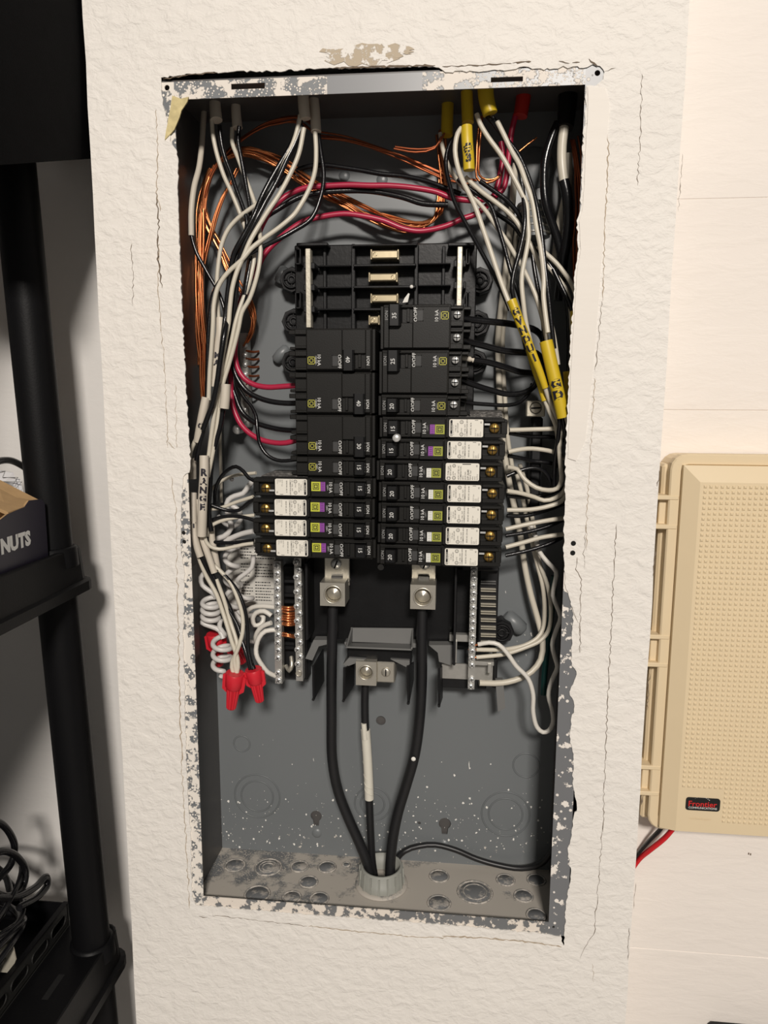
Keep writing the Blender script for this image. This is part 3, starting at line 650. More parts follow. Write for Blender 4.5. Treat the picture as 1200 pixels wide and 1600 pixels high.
c = P(467, 1052, .045); part(MB().lathe(c, (0, -1, 0), [(0, .0032), (.0012, .0032), (.0012, .0024), (.0002, .0022)], 16), 'terminal_collar', 'aluminium', bus)
mb = MB(); q = [P(447, 1040, .055), P(452, 1048, .050), P(456, 1040, .050), P(455, 1026, .055)]; mb.tube(spline(q), .0022, 8); part(mb, 'bar_link', 'aluminium', bus)
# small ground bar on the back wall at left, ground lug at right
gb = thing('ground_bar', 'small steel ground bar on the back plate behind the left wire bundle', 'ground bar', P(380, 670, .09))
mb = MB(); blk(mb, 375, 520, 388, 668, 78, 90, .0008); part(mb, 'bar', 'bar_metal', gb)
for v in (540, 555, 570, 585, 622, 640, 655):
    c = P(383, v, .078); mb = MB(); screw(mb, c, .0026, hgt=.002); part(mb, 'screw', 'steel', gb)
mb = MB(); c = P(371, 671, .07); mb.lathe(c, (0, -1, 0), [(-.012, .0045), (.001, .0048), (.0028, .004), (.0032, .0005)], 14); part(mb, 'mounting_screw', 'steel', gb)
gl = thing('ground_lug', 'square steel ground lug with slotted screw at right of the breakers', 'lug', P(838, 655, .07))
mb = MB(); blk(mb, 823, 626, 852, 651, 52, 64, .0008); part(mb, 'body', 'rail', gl)
c = P(837, 637.5, .052); mb = MB(); screw(mb, c, .0050, hgt=.0014); s = part(mb, 'screw', 'rail', gl); slotpart(c, .0056, .05, .0014, s)
ring2(mb := MB(), c, (0, -1, 0), .0052, .0007, .0004); part(mb, 'screw_recess', 'hole', gl)
mb = MB(); blk(mb, 828, 651, 846, 800, 66, 78, .002); part(mb, 'bar', 'black_matte', gl)
# threaded conduit fitting at the upper right of the back wall
ft = thing('conduit_connector', 'grey threaded conduit connector at the upper right inside the box', 'connector', P(830, 400, .09))
c0, c1 = P(834, 318, .074), P(834, 372, .074); mb = MB(); mb.cyl(c0, c1, .0145, n=24); part(mb, 'body', 'steel_grey', ft)
for k in range(5):
    cc = c0+(c1-c0)*(.08+.2*k); mb = MB(); rs = [[cc+Vector((math.cos(t*.2618)*q, math.sin(t*.2618)*q, 0))+Vector((0, 0, h)) for t in range(24)] for q, h in ((.0144, .0012), (.0154, .0006), (.0154, -.0006), (.0144, -.0012))]; mb.loft(rs, False); part(mb, 'thread', 'bar_metal', ft)
mb = MB(); mb.lathe(P(834, 262, .094), (0, -1, 0), [(0, .0185), (.001, .0175), (.001, .0005)], 28); part(mb, 'cover_disc', 'steel_grey', ft)

# ------------------------------------------------------------------ breakers
PITCH_R = (P(592, 475, .002).z-P(598, 883, .002).z)/12
ZR0 = P(592, 475, .002).z; XR0 = P(590, 680, .002).x
ZL0 = P(586, 512, .002).z; PITCH_L = (ZL0-P(586, 876, .002).z)/11; XL0 = P(586, 690, .002).x
YF = .002
def square_logo(root, xc, zc, s, kind):
    """the maker's square emblem: outlined squares with a D-shaped core"""
    if kind == 'line':
        mb = MB()
        def fr(a, w):
            for q in ((-a, -a, a, -a+w), (-a, a-w, a, a), (-a, -a, -a+w, a), (a-w, -a, a, a)): mb.box((xc+q[0], -.00012, zc+q[1]), (xc+q[2], 0, zc+q[3]))
        fr(s/2, s*.10); fr(s*.27, s*.09)
        part(mb, 'emblem', 'logo_yellow', root)
    else:
        part(MB().box((xc-s*.56, -.00012, zc-s*.56), (xc+s*.56, 0, zc+s*.56)), 'emblem', kind, root)
        mb = MB()
        def fr(a, w):
            for q in ((-a, -a, a, -a+w), (-a, a-w, a, a), (-a, -a, -a+w, a), (a-w, -a, a, a)): mb.box((xc+q[0], -.00022, zc+q[1]), (xc+q[2], -.0001, zc+q[3]))
        fr(s*.38, s*.075); fr(s*.22, s*.09)
        part(mb, 'emblem_lines', 'ink', root)
def slab(mb, x0, x1, z0, z1, y0, y1, ch=.0005): mb.box((x0, y0, z0), (x1, y1, z1), ch)
AX, UPV = (0, 0, 1), (-1, 0, 0)           # lettering runs up the breaker
def breaker(side, z0, poles, kind, num, label, group, tabc=None, on=True, issue=None, dx=0.0, grp=None):
    pit = PITCH_R if side > 0 else PITCH_L
    hz = pit*poles/2-.0002
    zc = (ZR0 if side > 0 else ZL0)-(z0+poles/2)*pit
    r = thing('circuit_breaker', label, 'circuit breaker', ((XR0 if side > 0 else XL0)+dx, YF, zc), group, (0, 0 if side > 0 else math.pi, 0))
    def pt(mb, name, m, root=r): return mb.build(name, m, root)
    global part
    keep = part; part = pt
    L = .0605
    hp = hz-pit/2*(poles-1) if poles == 1 else hz         # half height of the raised face
    zh = 0.0 if poles == 1 else pit/2                      # the pole that carries handle and print
    f0, f1 = -hz+.0011, hz-.0016
    # body and end steps
    mb = MB(); slab(mb, .0032, L+.001, -hz, hz, .0030, .062, .0007)
    if kind == 'std':
        slab(mb, L, .0725, -hz+.0002, hz-.0008, .0075, .060, .0006)
        for k in range(poles):
            zz = (k-(poles-1)/2)*pit
            slab(mb, .0715, .0790, zz-.0088, zz-.0048, .012, .058, .0005); slab(mb, .0715, .0785, zz+.0058, zz+.0085, .014, .058, .0005); slab(mb, .0715, .0775, zz-.0050, zz+.0060, .030, .058, .0005)
            slab(mb, L, .0716, zz-.0088, zz-.0042, .0040, .010, .0005); slab(mb, L, .0716, zz+.0055, zz+.0078, .0040, .010, .0005)
    pt(mb, 'body', 'breaker')
    # raised face, left open around the handle slot
    sl0, sl1 = .0085, .0290; sz = .0062
    mb = MB(); slab(mb, .0040, sl0, f0, f1, 0, .004); fe = L if kind == 'std' else .0585
    if kind == 'std': slab(mb, sl1, fe, f0, f1, 0, .004)
    else:
        slab(mb, sl1, .0375, f0, f1, 0, .004); slab(mb, .0377, fe, f0-.0006, f1+.0004, -.0003, .004)
    slab(mb, sl0, sl1, zh+sz, f1, 0, .004); slab(mb, sl0, sl1, f0, zh-sz, 0, .004)
    pt(mb, 'face', 'breaker')
    mb = MB(); slab(mb, .0005, .0034, -hz+.0003, hz-.0010, .0055, .05, .0005); slab(mb, .0042, fe-.001, f1-.0011, f1-.0004, -.0004, .002, .0002)
    pt(mb, 'end_step', 'breaker')
    pt(MB().box((sl0, .0031, zh-sz), (sl1, .0036, zh+sz)), 'handle_slot', 'hole')
    # handle
    hx = .0108 if on else .0205; wz = .0056 if poles == 1 else .0085
    mb = MB(); q = [(hx-.0028, 0), (hx+.0090, 0), (hx+.0074, -.0072), (hx+.0062, -.0084), (hx-.0010, -.0084), (hx-.0022, -.0074)]
    zt, zb = zh+wz, zh-wz-(0 if poles == 1 else .0005)
    mb.loft([[Vector((a, b+.0025, zb)) for a, b in q], [Vector((a, b+.0025, zb+.0004)) for a, b in q], [Vector((a, b+.0025, zt)) for a, b in q]], True, False)
    h = pt(mb, 'handle', 'breaker_dark')
    part(MB().text(num, .0052, (hx+.0026, -.00605, zh-.0008), AX, UPV, .0001, bold=.008), 'rating', 'white_ink', h)
    pt(MB().box((.0238 if on else .0125, .0006, zh-sz+.0006), (.0262 if on else .0150, .0034, zh+sz-.0006), .0003), 'slot_divider', 'breaker')
    # indicator window
    wx = .0352; mb = MB()
    for q in ((-.0028, -.0050, .0028, -.0043), (-.0028, .0043, .0028, .0050), (-.0028, -.0050, -.0023, .0050), (.0023, -.0050, .0028, .0050)): mb.box((wx+q[0], -.0004, zh+q[1]), (wx+q[2], .001, zh+q[3]))
    pt(mb, 'window_frame', 'breaker'); pt(MB().box((wx-.0023, -.0001, zh-.0043), (wx+.0023, .001, zh+.0043)), 'window_pane', 'window_pane')
    mb = MB(); mb.text('O/OFF', .0043, (.0312, 0, zh+.0008), AX, UPV, .0002, bold=.01)
    kx = .0492 if kind == 'std' else .0405
    mb.text('10 kA', .0042, (kx, 0, zh-.0004), AX, UPV, .0005, bold=.01); pt(mb, 'print', 'white_ink')
    mb = MB(); mb.text('I/ON', .0038, (.0062, 0, zh), AX, UPV, .0002, bold=.005); mb.text('120/240~' if poles > 1 else '120V~', .0021, (kx+.0028, 0, zh-.0002), AX, UPV, .0005); pt(mb, 'small_print', 'white_ink' if side < 0 else 'dim_ink')
    if kind == 'std':
        square_logo(r, .0562, zh-.0003, .0066, 'line')
        for k in range(poles):
            zz = (k-(poles-1)/2)*pit; c = (.0667 if side > 0 else .0675, .0078 if side > 0 else .0125, zz+.0008)
            o = pt(MB().lathe(c, (0, -1, 0), [(0, .0032), (.0030, .0032), (.0036, .0026), (.0036, .0001)], 14), 'terminal_screw', 'steel' if side > 0 else 'dark_screw')  # left screws get a darker metal for the shade over their terminals
            mb = MB(); mb.box((c[0]-.0028, c[1]-.0038, c[2]-.0004), (c[0]+.0028, c[1]-.0035, c[2]+.0004)); mb.box((c[0]-.0004, c[1]-.0038, c[2]-.0028), (c[0]+.0004, c[1]-.0035, c[2]+.0028)); part(mb, 'slot', 'hole', o)
    else:
        square_logo(r, .0540, -.0014, .0074, 'olive' if side > 0 else 'olive_bright')
        for o_ in [c_ for c_ in r.children if c_.name.startswith('emblem')]: o_.location.y = -.0004
        tx0, tx1 = (.0455, .0496)
        pt(MB().box((tx0, -.0006, -.0055), (tx1, 0, .0027)), 'color_tab', tabc)
        mb = MB()
        for k in range(5): mb.box((tx0+.0008, -.0007, -.0049+.0016*k), (tx1-.0008, -.00058, -.0046+.0016*k))
        pt(mb, 'tab_print', 'ink' if tabc == 'purple' else 'dim_ink')
        # electronics module
        hm = pit/2-.0001
        mb = MB(); oc = [(.0592, -hm), (.1050, -hm), (.1125, -hm+.0042), (.1125, hm-.0026), (.1060, hm), (.0592, hm)]
        mb.prism(oc, lambda a, b, d: (a, d, b), .0060, .066)
        slab(mb, .0592, .0925, -hm+.0010, hm-.0012, .0004, .0065, .0005)
        slab(mb, .0925, .1115, -hm+.0010, -hm+.0048, .0008, .0065, .0005); slab(mb, .0925, .1100, hm-.0042, hm-.0012, .0014, .0065, .0005); slab(mb, .1070, .1122, -hm+.0040, hm-.0040, .0022, .0065, .0005)
        pt(mb, 'module', 'breaker')
        mb = MB()
        if side > 0: slab(mb, .0600, .1065, hm-.0002, hm+.0001, .007, .062, 0)
        else: slab(mb, .0600, .1065, -hm-.0001, -hm+.0002, .007, .062, 0)
        if side > 0 and z0 == 5: mb.loft([[Vector((x, .0066, hm-.0004)), Vector((x, .058, hm-.0004)), Vector((x, .058, hm+.0052)), Vector((x, .030, hm+.0040))] for x in (.0800, .1085)], True, False)
        pt(mb, 'module_side', 'dust_top')
        mb = MB(); slab(mb, .0610, .1090, -hm+.0002, -hm+.0006, .0010, .0016, 0); slab(mb, .0610, .1060, hm-.0009, hm-.0005, .0010, .0016, 0); pt(mb, 'ridge', 'breaker')
        c = (.1013, .0045 if side > 0 else .0056, -.0002 if side > 0 else .0018)
        o = pt(MB().lathe(c, (0, -1, 0), [(-.002, .0044), (.0012, .0044), (.0020, .0038), (.0022, .0001)], 18), 'terminal_screw', 'brass')
        mb = MB(); mb.box((c[0]-.0034, c[1]-.0024, c[2]-.0004), (c[0]+.0034, c[1]-.0021, c[2]+.0004)); mb.box((c[0]-.0004, c[1]-.0024, c[2]-.0034), (c[0]+.0004, c[1]-.0021, c[2]+.0034)); part(mb, 'slot', 'hole', o)
        pt(MB().box((.0922, .0010, .0024), (.0972, .0020, .0040)), 'terminal_clip', 'steel')
        # white sticker with its print
        sx0, sx1, sz0, sz1 = .0622, .0915, -hm+.0015, hm-.0020
        def rr(x0, x1, a0, a1, q):
            return [(x+q*math.cos(t), z+q*math.sin(t)) for x, z, s0 in ((x1-q, a1-q, 0), (x0+q, a1-q, 1.571), (x0+q, a0+q, 3.142), (x1-q, a0+q, 4.712)) for t in (s0, s0+.785, s0+1.571)]
        mb = MB(); mb.plate([rr(sx0, sx1, sz0, sz1, .0013)], .00025, .00042); st = pt(mb, 'sticker', 'sticker')
        mb = MB(); y = .00022; W = sz1-sz0
        def T(s_, size, x, z, al='L', b=.012): mb.text(s_, size, (x, y, z), AX, UPV, 0, al, b)
        zb = sz0+.0007
        if issue == 'DP-3640':
            T('TYPE QO', .0020, sx0+.0024, zb+.0036); T('QO120CAFI', .0018, sx0+.0042, zb+.0036)
            mb.plate([rr(sx0+.0012, sx0+.0042, zb, zb+.0026, .0004), rr(sx0+.0017, sx0+.0037, zb+.0005, zb+.0021, .0003)], y)
            ring2(mb, (sx0+.0073, y, zb+.0016), (0, -1, 0), .0014, .0004, .0001, 16); T('UL', .0014, sx0+.0073, zb+.0016, 'C'); T('LISTED', .0013, sx0+.0066, zb+.0036); T('C.B.', .0013, sx0+.0082, zb+.0036)
            ring2(mb, (sx0+.0073, y, sz1-.0024), (0, -1, 0), .0013, .0004, .0001, 16); T('SA', .0013, sx0+.0073, sz1-.0024, 'C')
            for i, (s_, z_) in enumerate((('ALSO LISTED AS', .0017), ('COMBINATION', .0017), ('AFCI', .0017), ('ISSUE NO', .0017), ('DP-3640', .0026), ('HACR Type', .0017), ('60Hz', .0015), ('AFCI', .0015), ('NOTE 2', .0015))): T(s_, z_, sx0+.0112+.0020*i+(.0004 if i >= 4 else 0), zb)
            mb.box((sx0+.0145, y, sz1-.0013), (sx0+.0220, y+.00002, sz1-.0006)); T('02', .0018, sx1-.0022, sz1-.0024, 'C')
        else:
            mb.plate([[(sx0+.0009, sz0+.0028), (sx0+.0027, sz0+.0028), (sx0+.0027, sz1-.0008), (sx0+.0009, sz1-.0008)]], y)
            mb.plate([rr(sx0+.0009, sx0+.0027, sz0+.0008, sz0+.0024, .0003), rr(sx0+.0013, sx0+.0023, sz0+.0012, sz0+.0020, .0002)], y)
            T('by Schneider Electric', .00105, sx0+.0036, zb+.001, 'L', 0); T('TYPE QO', .0014, sx0+.0056, zb+.0040); T(('QO115CAFI' if num == '15' else 'QO120CAFI'), .0016, sx0+.0073, zb+.0030)
            ring2(mb, (sx0+.0106, y, zb+.0016), (0, -1, 0), .0014, .0004, .0001, 16); T('UL', .0013, sx0+.0106, zb+.0016, 'C'); T('LISTED', .0012, sx0+.0106, zb+.0036)
            ring2(mb, (sx0+.0106, y, sz1-.0024), (0, -1, 0), .0014, .0004, .0001, 16); T('SA', .0012, sx0+.0106, sz1-.0024, 'C')
            T('C.B. / DISJ. / INT.', .0015, sx0+.0135, zb); T('COMBINATION AFCI', .00155, sx0+.0153, zb, b=.02)
            T('ISSUE NO. '+(issue or 'AE-14'), .0015, sx0+.0186, zb+.001, b=.02)
            T('HACR Type', .0013, sx1-.0066, zb, b=.0); T('60Hz', .0012, sx1-.0050, zb, b=0); T('AFCI', .0012, sx1-.0036, zb, b=0); T('NOTE 2', .0012, sx1-.0022, zb, b=0)
            mb.box((sx1-.0074, y, sz1-.0010), (sx1-.0044, y+.00002, sz1-.0006)); T('02', .0018, sx1-.0020, sz1-.0026, 'C')
        part(mb, 'print', 'ink', st)
        if side > 0 or True:
            mb = MB(); mb.text('SQUARE D', .0013, (sx0+.0018, y-.00004, (sz0+.0028+sz1-.0008)/2), AX, UPV, 0, 'C', .01); part(mb, 'reversed_print', 'sticker', st) if issue != 'DP-3640' else None
    part = keep
    return r
gR, gL, gA, gB = 'black standard breakers in the right column', 'black standard breakers in the left column', 'white stickered breakers in the right column', 'white stickered breakers in the left column'
breaker(1, 0, 2, 'std', '35', 'double black breaker marked 35, topmost of the right column', gR, dx=.001)
breaker(1, 2, 2, 'std', '25', 'double black breaker marked 25, second from top in the right column', gR)
breaker(1, 4, 1, 'std', '20', 'single black breaker marked 20 without a white sticker, third in the right column', gR, dx=-.0006)
ordn = ['first', 'second', 'third', 'fourth', 'fifth', 'sixth']
breaker(1, 5, 1, 'afci', '15', 'breaker marked 15 with purple tab, uppermost stickered one at right', gA, 'purple', issue='AE-76', dx=.0005)
breaker(1, 6, 1, 'afci', '15', 'breaker marked 15 with purple tab, second stickered one at right, below a loose steel slug', gA, 'purple', issue='AE-76', dx=-.0008)
breaker(1, 7, 1, 'afci', '20', 'breaker marked 20 whose white sticker reads DP-3640 in large print', gA, 'white_tab', issue='DP-3640', dx=-.0020)
for k, t in enumerate(('just below the one reading DP-3640', 'third from the bottom of the right column', 'second from the bottom of the right column', 'lowest of the right column, above a cable lug')):
    breaker(1, 8+k, 1, 'afci', '20', 'breaker marked 20 with white tab, '+t, gA, 'white_tab', issue='DP-3640 ' and 'DP-4148', dx=(0, -.0002, -.0008, -.0014)[k])
breaker(-1, 0, 2, 'std', '40', 'double black breaker marked 40 with handle switched off, topmost of the left column', gL, on=False)
breaker(-1, 2, 2, 'std', '40', 'double black breaker marked 40 with handle on, second of the left column', gL, dx=-.0003)
breaker(-1, 4, 2, 'std', '30', 'double black breaker marked 30 in the left column', gL)
breaker(-1, 6, 1, 'std', '15', 'single black breaker marked 15 without a sticker, left column above the stickered ones', gL)
for k, t in enumerate(('uppermost of four in the left column', 'second of four in the left column', 'third of four in the left column', 'lowest of the left column, above a lug')):
    breaker(-1, 7+k, 1, 'afci', '15', 'breaker marked 15 with purple tab, '+t, gB, 'purple', issue='AE-14', dx=(0.0008, 0, -.0002, .0010)[k])
sl = tag(MB().lathe(P(620, 684, -.0060), (0, -1, 0), [(-.004, .0034), (.0060, .0034), (.0068, .0028), (.0068, .0002)], 16).build('steel_slug', 'steel'), 'small round steel slug sitting between two breaker handles', 'slug')

# ------------------------------------------------------------------ wires
def wire(name, label, m, r, txt, group=None, n=10, step=.004, end=None):
    pts = spline(path(txt), step); mb = MB(); mb.tube(pts, r/1000, n)
    o = mb.build(name, m, recalc=False); tag(o, label, 'wire', group)
    if end:      # stripped copper end
        a, b = pts[-1], pts[-2]; d = (a-b).normalized(); MB().tube([a-d*.001, a+d*end/1000], r*.45/1000, 8).build('bare_end', 'copper', o)
    return o
def sleeve(name, label, m, txt, r, marks=None, cat='cable jacket', group=None, open_end=True, msize=6.0, moff=.3, mrot=0.0, parent=None, flat=1.0, r1=None, mwide=1.0):
    pts = spline(path(txt), .003); mb = MB(); n = len(pts)
    radii = None if r1 is None else [(r+(r1-r)*i/(n-1))/1000 for i in range(n)]
    mb.tube(pts, r/1000, 14, radii=radii); o = mb.build(name, m, parent)
    if parent is None: tag(o, label, cat, group)
    if marks:    # marker strokes wrapped on the near side of the jacket
        L = [0]
        for i in range(1, n): L.append(L[-1]+(pts[i]-pts[i-1]).length)
        def at(s):
            s = max(0, min(s, L[-1])); i = max(1, next((k for k in range(n) if L[k] >= s), n-1)); t = (s-L[i-1])/max(L[i]-L[i-1], 1e-6); return pts[i-1].lerp(pts[i], t), (pts[i]-pts[i-1]).normalized(), i
        mb = MB(); s0 = L[-1]*moff
        for ch in marks:
            vs, fs, w = glyphs(ch, .055); out = []
            for x, y in vs:
                c, d, i = at(s0+(.72-y)*msize/1000); rr = (radii[i] if radii else r/1000)*1.01+.0002; th = (x-w/2)*msize/1000*mwide/rr; th = max(-1.35, min(1.35, th))
                nn = (CAM-c).normalized(); nn = (nn-d*nn.dot(d)).normalized(); bb = nn.cross(d) if d.z < 0 else d.cross(nn)
                bb = bb if bb.x > 0 else -bb
                out.append(c+(nn*math.cos(th)+bb*math.sin(th))*rr)
            mb.add(out, fs); s0 += msize/1000*.95
        mb.build('marker_writing', 'marker', o)
    return o
V = 'white insulated wire '; K = 'black insulated wire '
# --- upper left: jackets and their wires
sleeve('cable_jacket', 'cut white cable jacket at upper left corner, first of three hanging from the top', 'jacket', '336,128,50 336,166,46 338,188,43', 4.6, r1=5.4)
sleeve('cable_jacket', 'ragged white cable jacket at upper left, second from the corner', 'jacket', '368,150,56 369,178,54 371,200,52', 4.0, r1=4.6)
sleeve('cable_jacket', 'wide white cable jacket hanging at top left of centre with a frayed end', 'jacket', '473,140,36 475,170,36 477,186,36', 4.9)
sleeve('cable_jacket', 'white cable jacket just right of and behind the frayed one', 'jacket', '490,150,48 492,175,46 494,206,44', 4.6)
sleeve('cable_jacket', 'long white cable jacket hugging the left inside wall, cut open below', 'jacket', '320,150,70 318,185,66 315,230,58 311,262,48 303,294,36 299,330,32 299,368,32', 2.6)
wire('white_wire', V+'from the corner jacket running down steeply at upper left', 'w_white', 2.0, '331,186,44 332,205 338,237 350,275 360,297 373,328 381,350,40 390,375 397,402 394,423 387,450,32 377,475 369,500,27 361,537 351,577,24 345,600 341,625 337,650 333,675,22 330,700 327,717')
wire('white_wire', V+'from the second jacket crossing the copper loop', 'w_white', 2.0, '363,200,52 363,223 372,247 383,277,46 398,318 403,345,40 407,377,30 407,395 403,425,26 390,467 378,488,24 373,512 366,540,23 357,572 347,605,22 343,632 340,660,22 336,690 330,720 325,745')
wire('white_wire', V+'from the frayed jacket bending left into an arc', 'w_white', 2.0, '469,180,36 462,212 443,257,34 430,290 417,306 400,320,33 373,340 357,358,32 347,380 342,407 339,442,30 340,475 342,505,30')
wire('white_wire', V+'from the frayed jacket running straight down over the black bundle', 'w_white', 2.1, '475,200,36 467,240 452,275 435,306,30 420,328 403,355 390,378,24 380,402 370,425 363,450,20 359,483 357,505 352,530,18 347,560 345,580 342,603,18 338,628 333,660 329,690,20 326,715')
wire('white_wire', V+'from the jacket behind the frayed one, long S curve across the bundle', 'w_white', 2.1, '492,200,44 494,237 492,268,40 482,298 465,328,32 458,337 437,355,28 412,373 393,388 377,407,22 362,420 350,433 340,450,20 334,477 333,503,18 331,537 328,578,18 326,625,18')
wire('black_wire', K+'beside the steep white wire at upper left', 'w_black', 2.0, '343,196,40 346,223 352,247 360,268,38 369,295 380,325 386,347,32 382,370 372,395,28 364,425 359,455 354,490,24 350,520')
wire('black_wire', K+'beside the second jacket at upper left', 'w_black', 2.0, '374,198,48 372,218 377,247 383,280,44 390,322 391,345,38 383,372 377,400,34 372,430 366,460 357,490,28')
wire('black_wire', K+'from the frayed jacket, upper one of two', 'w_black', 2.25, '470,188,38 459,218 440,252 428,272,32 408,310 398,335,24 385,360 375,378,22 366,395 361,417 358,440,24 355,465 352,495,24 348,528,20 344,563 338,603,15 332,635 323,655 314,685,18 307,720')
wire('black_wire', K+'from the frayed jacket, lower one of two', 'w_black', 2.25, '472,196,38 462,222 448,250 433,283,32 415,315 401,342,26 388,368 378,390,25 372,415 370,440,28 368,470 364,500,29 359,540 354,570,28 350,610 345,640 339,675,24 332,705 328,735,24 327,767 326,800')
wire('black_wire', K+'paired with the long S curve white wire', 'w_black', 2.0, '497,205,49 501,234 506,277,43 501,308 486,342,37 458,361 440,371,31 412,385 390,397 377,410,27 366,420 353,429 342,442,27 333,460 329,483 327,503,25 325,540 324,587 323,620,23')
wire('black_wire', K+'emerging from the cut jacket on the left wall', 'w_black', 1.7, '299,366,32 301,376 308,397 318,415,32 328,433 338,450,32 346,468 352,490,30 357,515')
wire('black_wire', K+'at the front of the left bundle by the written jackets', 'w_black', 2.4, '390,362,30 377,388 368,412 364,440,28 362,470,28 358,490,26 351,520,12 347,545,10 343,570 339,600,10 333,628 325,650,12 317,672')
wire('black_wire', K+'in the middle of the left bundle, half hidden', 'w_black', 2.3, '404,345,44 398,375 392,408,36 386,440,32 378,485 369,505 362,530,28 357,555 351,590,27 345,640 340,672 335,700,26 330,735 328,765')
wire('black_wire', 'heavy '+K+'sweeping from upper left bundle to the second 40 breaker', 'w_black', 2.5, '700,320,62 660,318 628,308 580,299,64 540,298 500,301 468,308,58 437,325 413,342,52 400,368 391,405,48 383,450,44 371,510 364,555,40 365,575 373,595 387,612,38 403,621 422,627,36 445,630 466,630,34')
wire('black_wire', 'heavy '+K+'curving to the 30 breaker at left', 'w_black', 2.5, '361,570,52 362,600 368,620,50 376,640 385,651,48 398,660 415,666 438,671,42 468,673,36')
wire('black_wire', 'thin '+K+'looping down to the left breaker marked 15', 'w_black', 1.8, '372,605,50 383,623 393,635,46 400,650 402,670,40 405,690 410,702 420,713,38 433,719 447,720 468,717,36')
wire('black_wire', 'thick '+K+'running across the back near the top', 'w_black', 2.2, '432,292,80 445,277 462,267,78 482,260 505,258,76 530,261 563,266 597,272 628,275,74 666,283 694,293,70 720,303')
wire('red_wire', 'upper red insulated wire curving to the second left breaker marked 40', 'w_red', 2.6, '806,178,58 800,203 797,223 794,253 791,280,60 785,297 770,308 740,313,60 705,309 682,300,60 642,293 605,290 580,290 545,289,58 503,291 480,293 455,302,56 438,313 420,333,52 406,360 396,390,48 390,430 382,465,44 375,492 370,520 367,553,40 372,577 382,592 397,601,38 418,605 440,604 468,602,34')
wire('red_wire', 'lower red insulated wire curving to the left breaker marked 30', 'w_red', 2.6, '783,222,72 786,245 782,270 777,292,70 765,317 742,335,68 722,342 697,353 657,361,66 630,357 600,345 570,338 538,334,62 501,339 480,344 461,354,58 433,376 415,395,54 402,418 389,440,52 375,475 365,520 361,580,50 363,630 370,651,46 377,664 390,677 408,687,42 430,692 447,692 469,686,36')
# --- copper
gC = 'bare copper ground wires looped at the upper left'
random.seed(21)
def strands(n, txt, spread, r, m, label, group, ymul=1.0):
    base = path(txt)
    for k in range(n):
        ph = random.uniform(0, 6.28); out = []
        for i, p in enumerate(base):
            a = ph+i*.35; e = spread/1000*random.uniform(.5, 1)
            out.append(p+Vector((math.cos(a)*e, math.sin(a)*e*ymul*.6, math.sin(a+.9)*e)))
        tag(MB().tube(spline(out, .006), r/1000, 7).build('copper_wire', m, recalc=False), label, 'wire', group)
strands(14, '688,205,74 691,240 693,275,76 691,308 684,336,76 665,351 640,355 605,346 575,332,78 545,317 520,304 495,292 470,277,78 440,257 412,244 385,238 360,241,74 338,258 323,285 315,320,70 313,360 312,410 312,460,66 314,520 316,565', 5.2, 1.0, 'copper', 'bare copper ground wire in the big loop across the top of the box', gC)
strands(6, '330,262,72 319,290 318,325 328,355,74 343,385 357,417 373,446,76 389,475 396,500 393,520 384,537', 3.2, 1.05, 'copper', 'bare copper ground wire slanting from the loop down to the ground bar', 'copper wires running to the ground bar')
strands(3, '372,262,74 360,288 350,305 338,335,70 330,365 322,395 316,425,66', 3.0, .9, 'copper', 'thin bare copper wire slanting off the loop at upper left', 'thin copper wires beside the loop')
strands(6, '490,200,60 470,186 440,188 410,197,66 385,212 360,232 340,256,70 325,285 318,310', 3.6, .95, 'copper_dark', 'dull copper wire gathered behind the top left jackets', 'dull copper wires behind the jackets')
strands(4, '500,210,70 540,215 580,226 630,243 670,262,76 705,278 740,285,76', 3.6, .9, 'copper_dark', 'dull copper wire crossing the dark back below the top edge', 'dull copper wires across the back')
strands(7, '315,330,64 312,380 311,430 313,490,58 317,545 317,590 319,622', 4.0, .95, 'copper', 'bare copper ground wire running down the left side of the box', 'copper wires down the left side')
strands(2, '752,182,50 748,215 746,255 747,275 756,283,52 772,281 782,274', 1.6, 1.1, 'copper', 'bare copper wire hooked below the yellow jackets', 'copper wires hooked below the yellow jackets')
strands(5, '898,215,60 902,250 904,290,54 903,330 898,370 897,410 897,450,48', 3.6, 1.0, 'copper_dark', 'dull copper wire along the right inside wall', 'copper wires along the right wall')
strands(3, '692,210,60 680,230 650,236 615,232', 2.4, .9, 'copper_dark', 'dull copper wire leaving the dark yellow jacket to the left', 'copper wires from the dark yellow jacket')
strands(2, '810,238,62 822,228 838,216', 1.0, .9, 'copper', 'short copper wire beside the red jacket', 'short copper wires beside the red jacket')
# copper tails between ground bar / neutral bars
for v in (548, 560, 572, 586, 600, 618): tag(MB().tube(spline(path('384,%d,78 396,%d,84 404,%d,92' % (v, v+2, v+1))), .0012, 7).build('copper_wire', 'copper_dark'), 'short copper wire end held in the small ground bar', 'wire', 'copper ends in the ground bar')
for k, v in enumerate((948, 952, 957, 961, 965, 969, 973, 976, 990, 993)): tag(MB().tube(spline(path('440,%d,52 450,%d,50 461,%d,54' % (v-(k % 3), v+1, v+(3 if k > 7 else 0)))), .0013, 7).build('copper_wire', 'copper'), 'copper wire bridging the two left screw bars', 'wire', 'copper ends between the left screw bars')
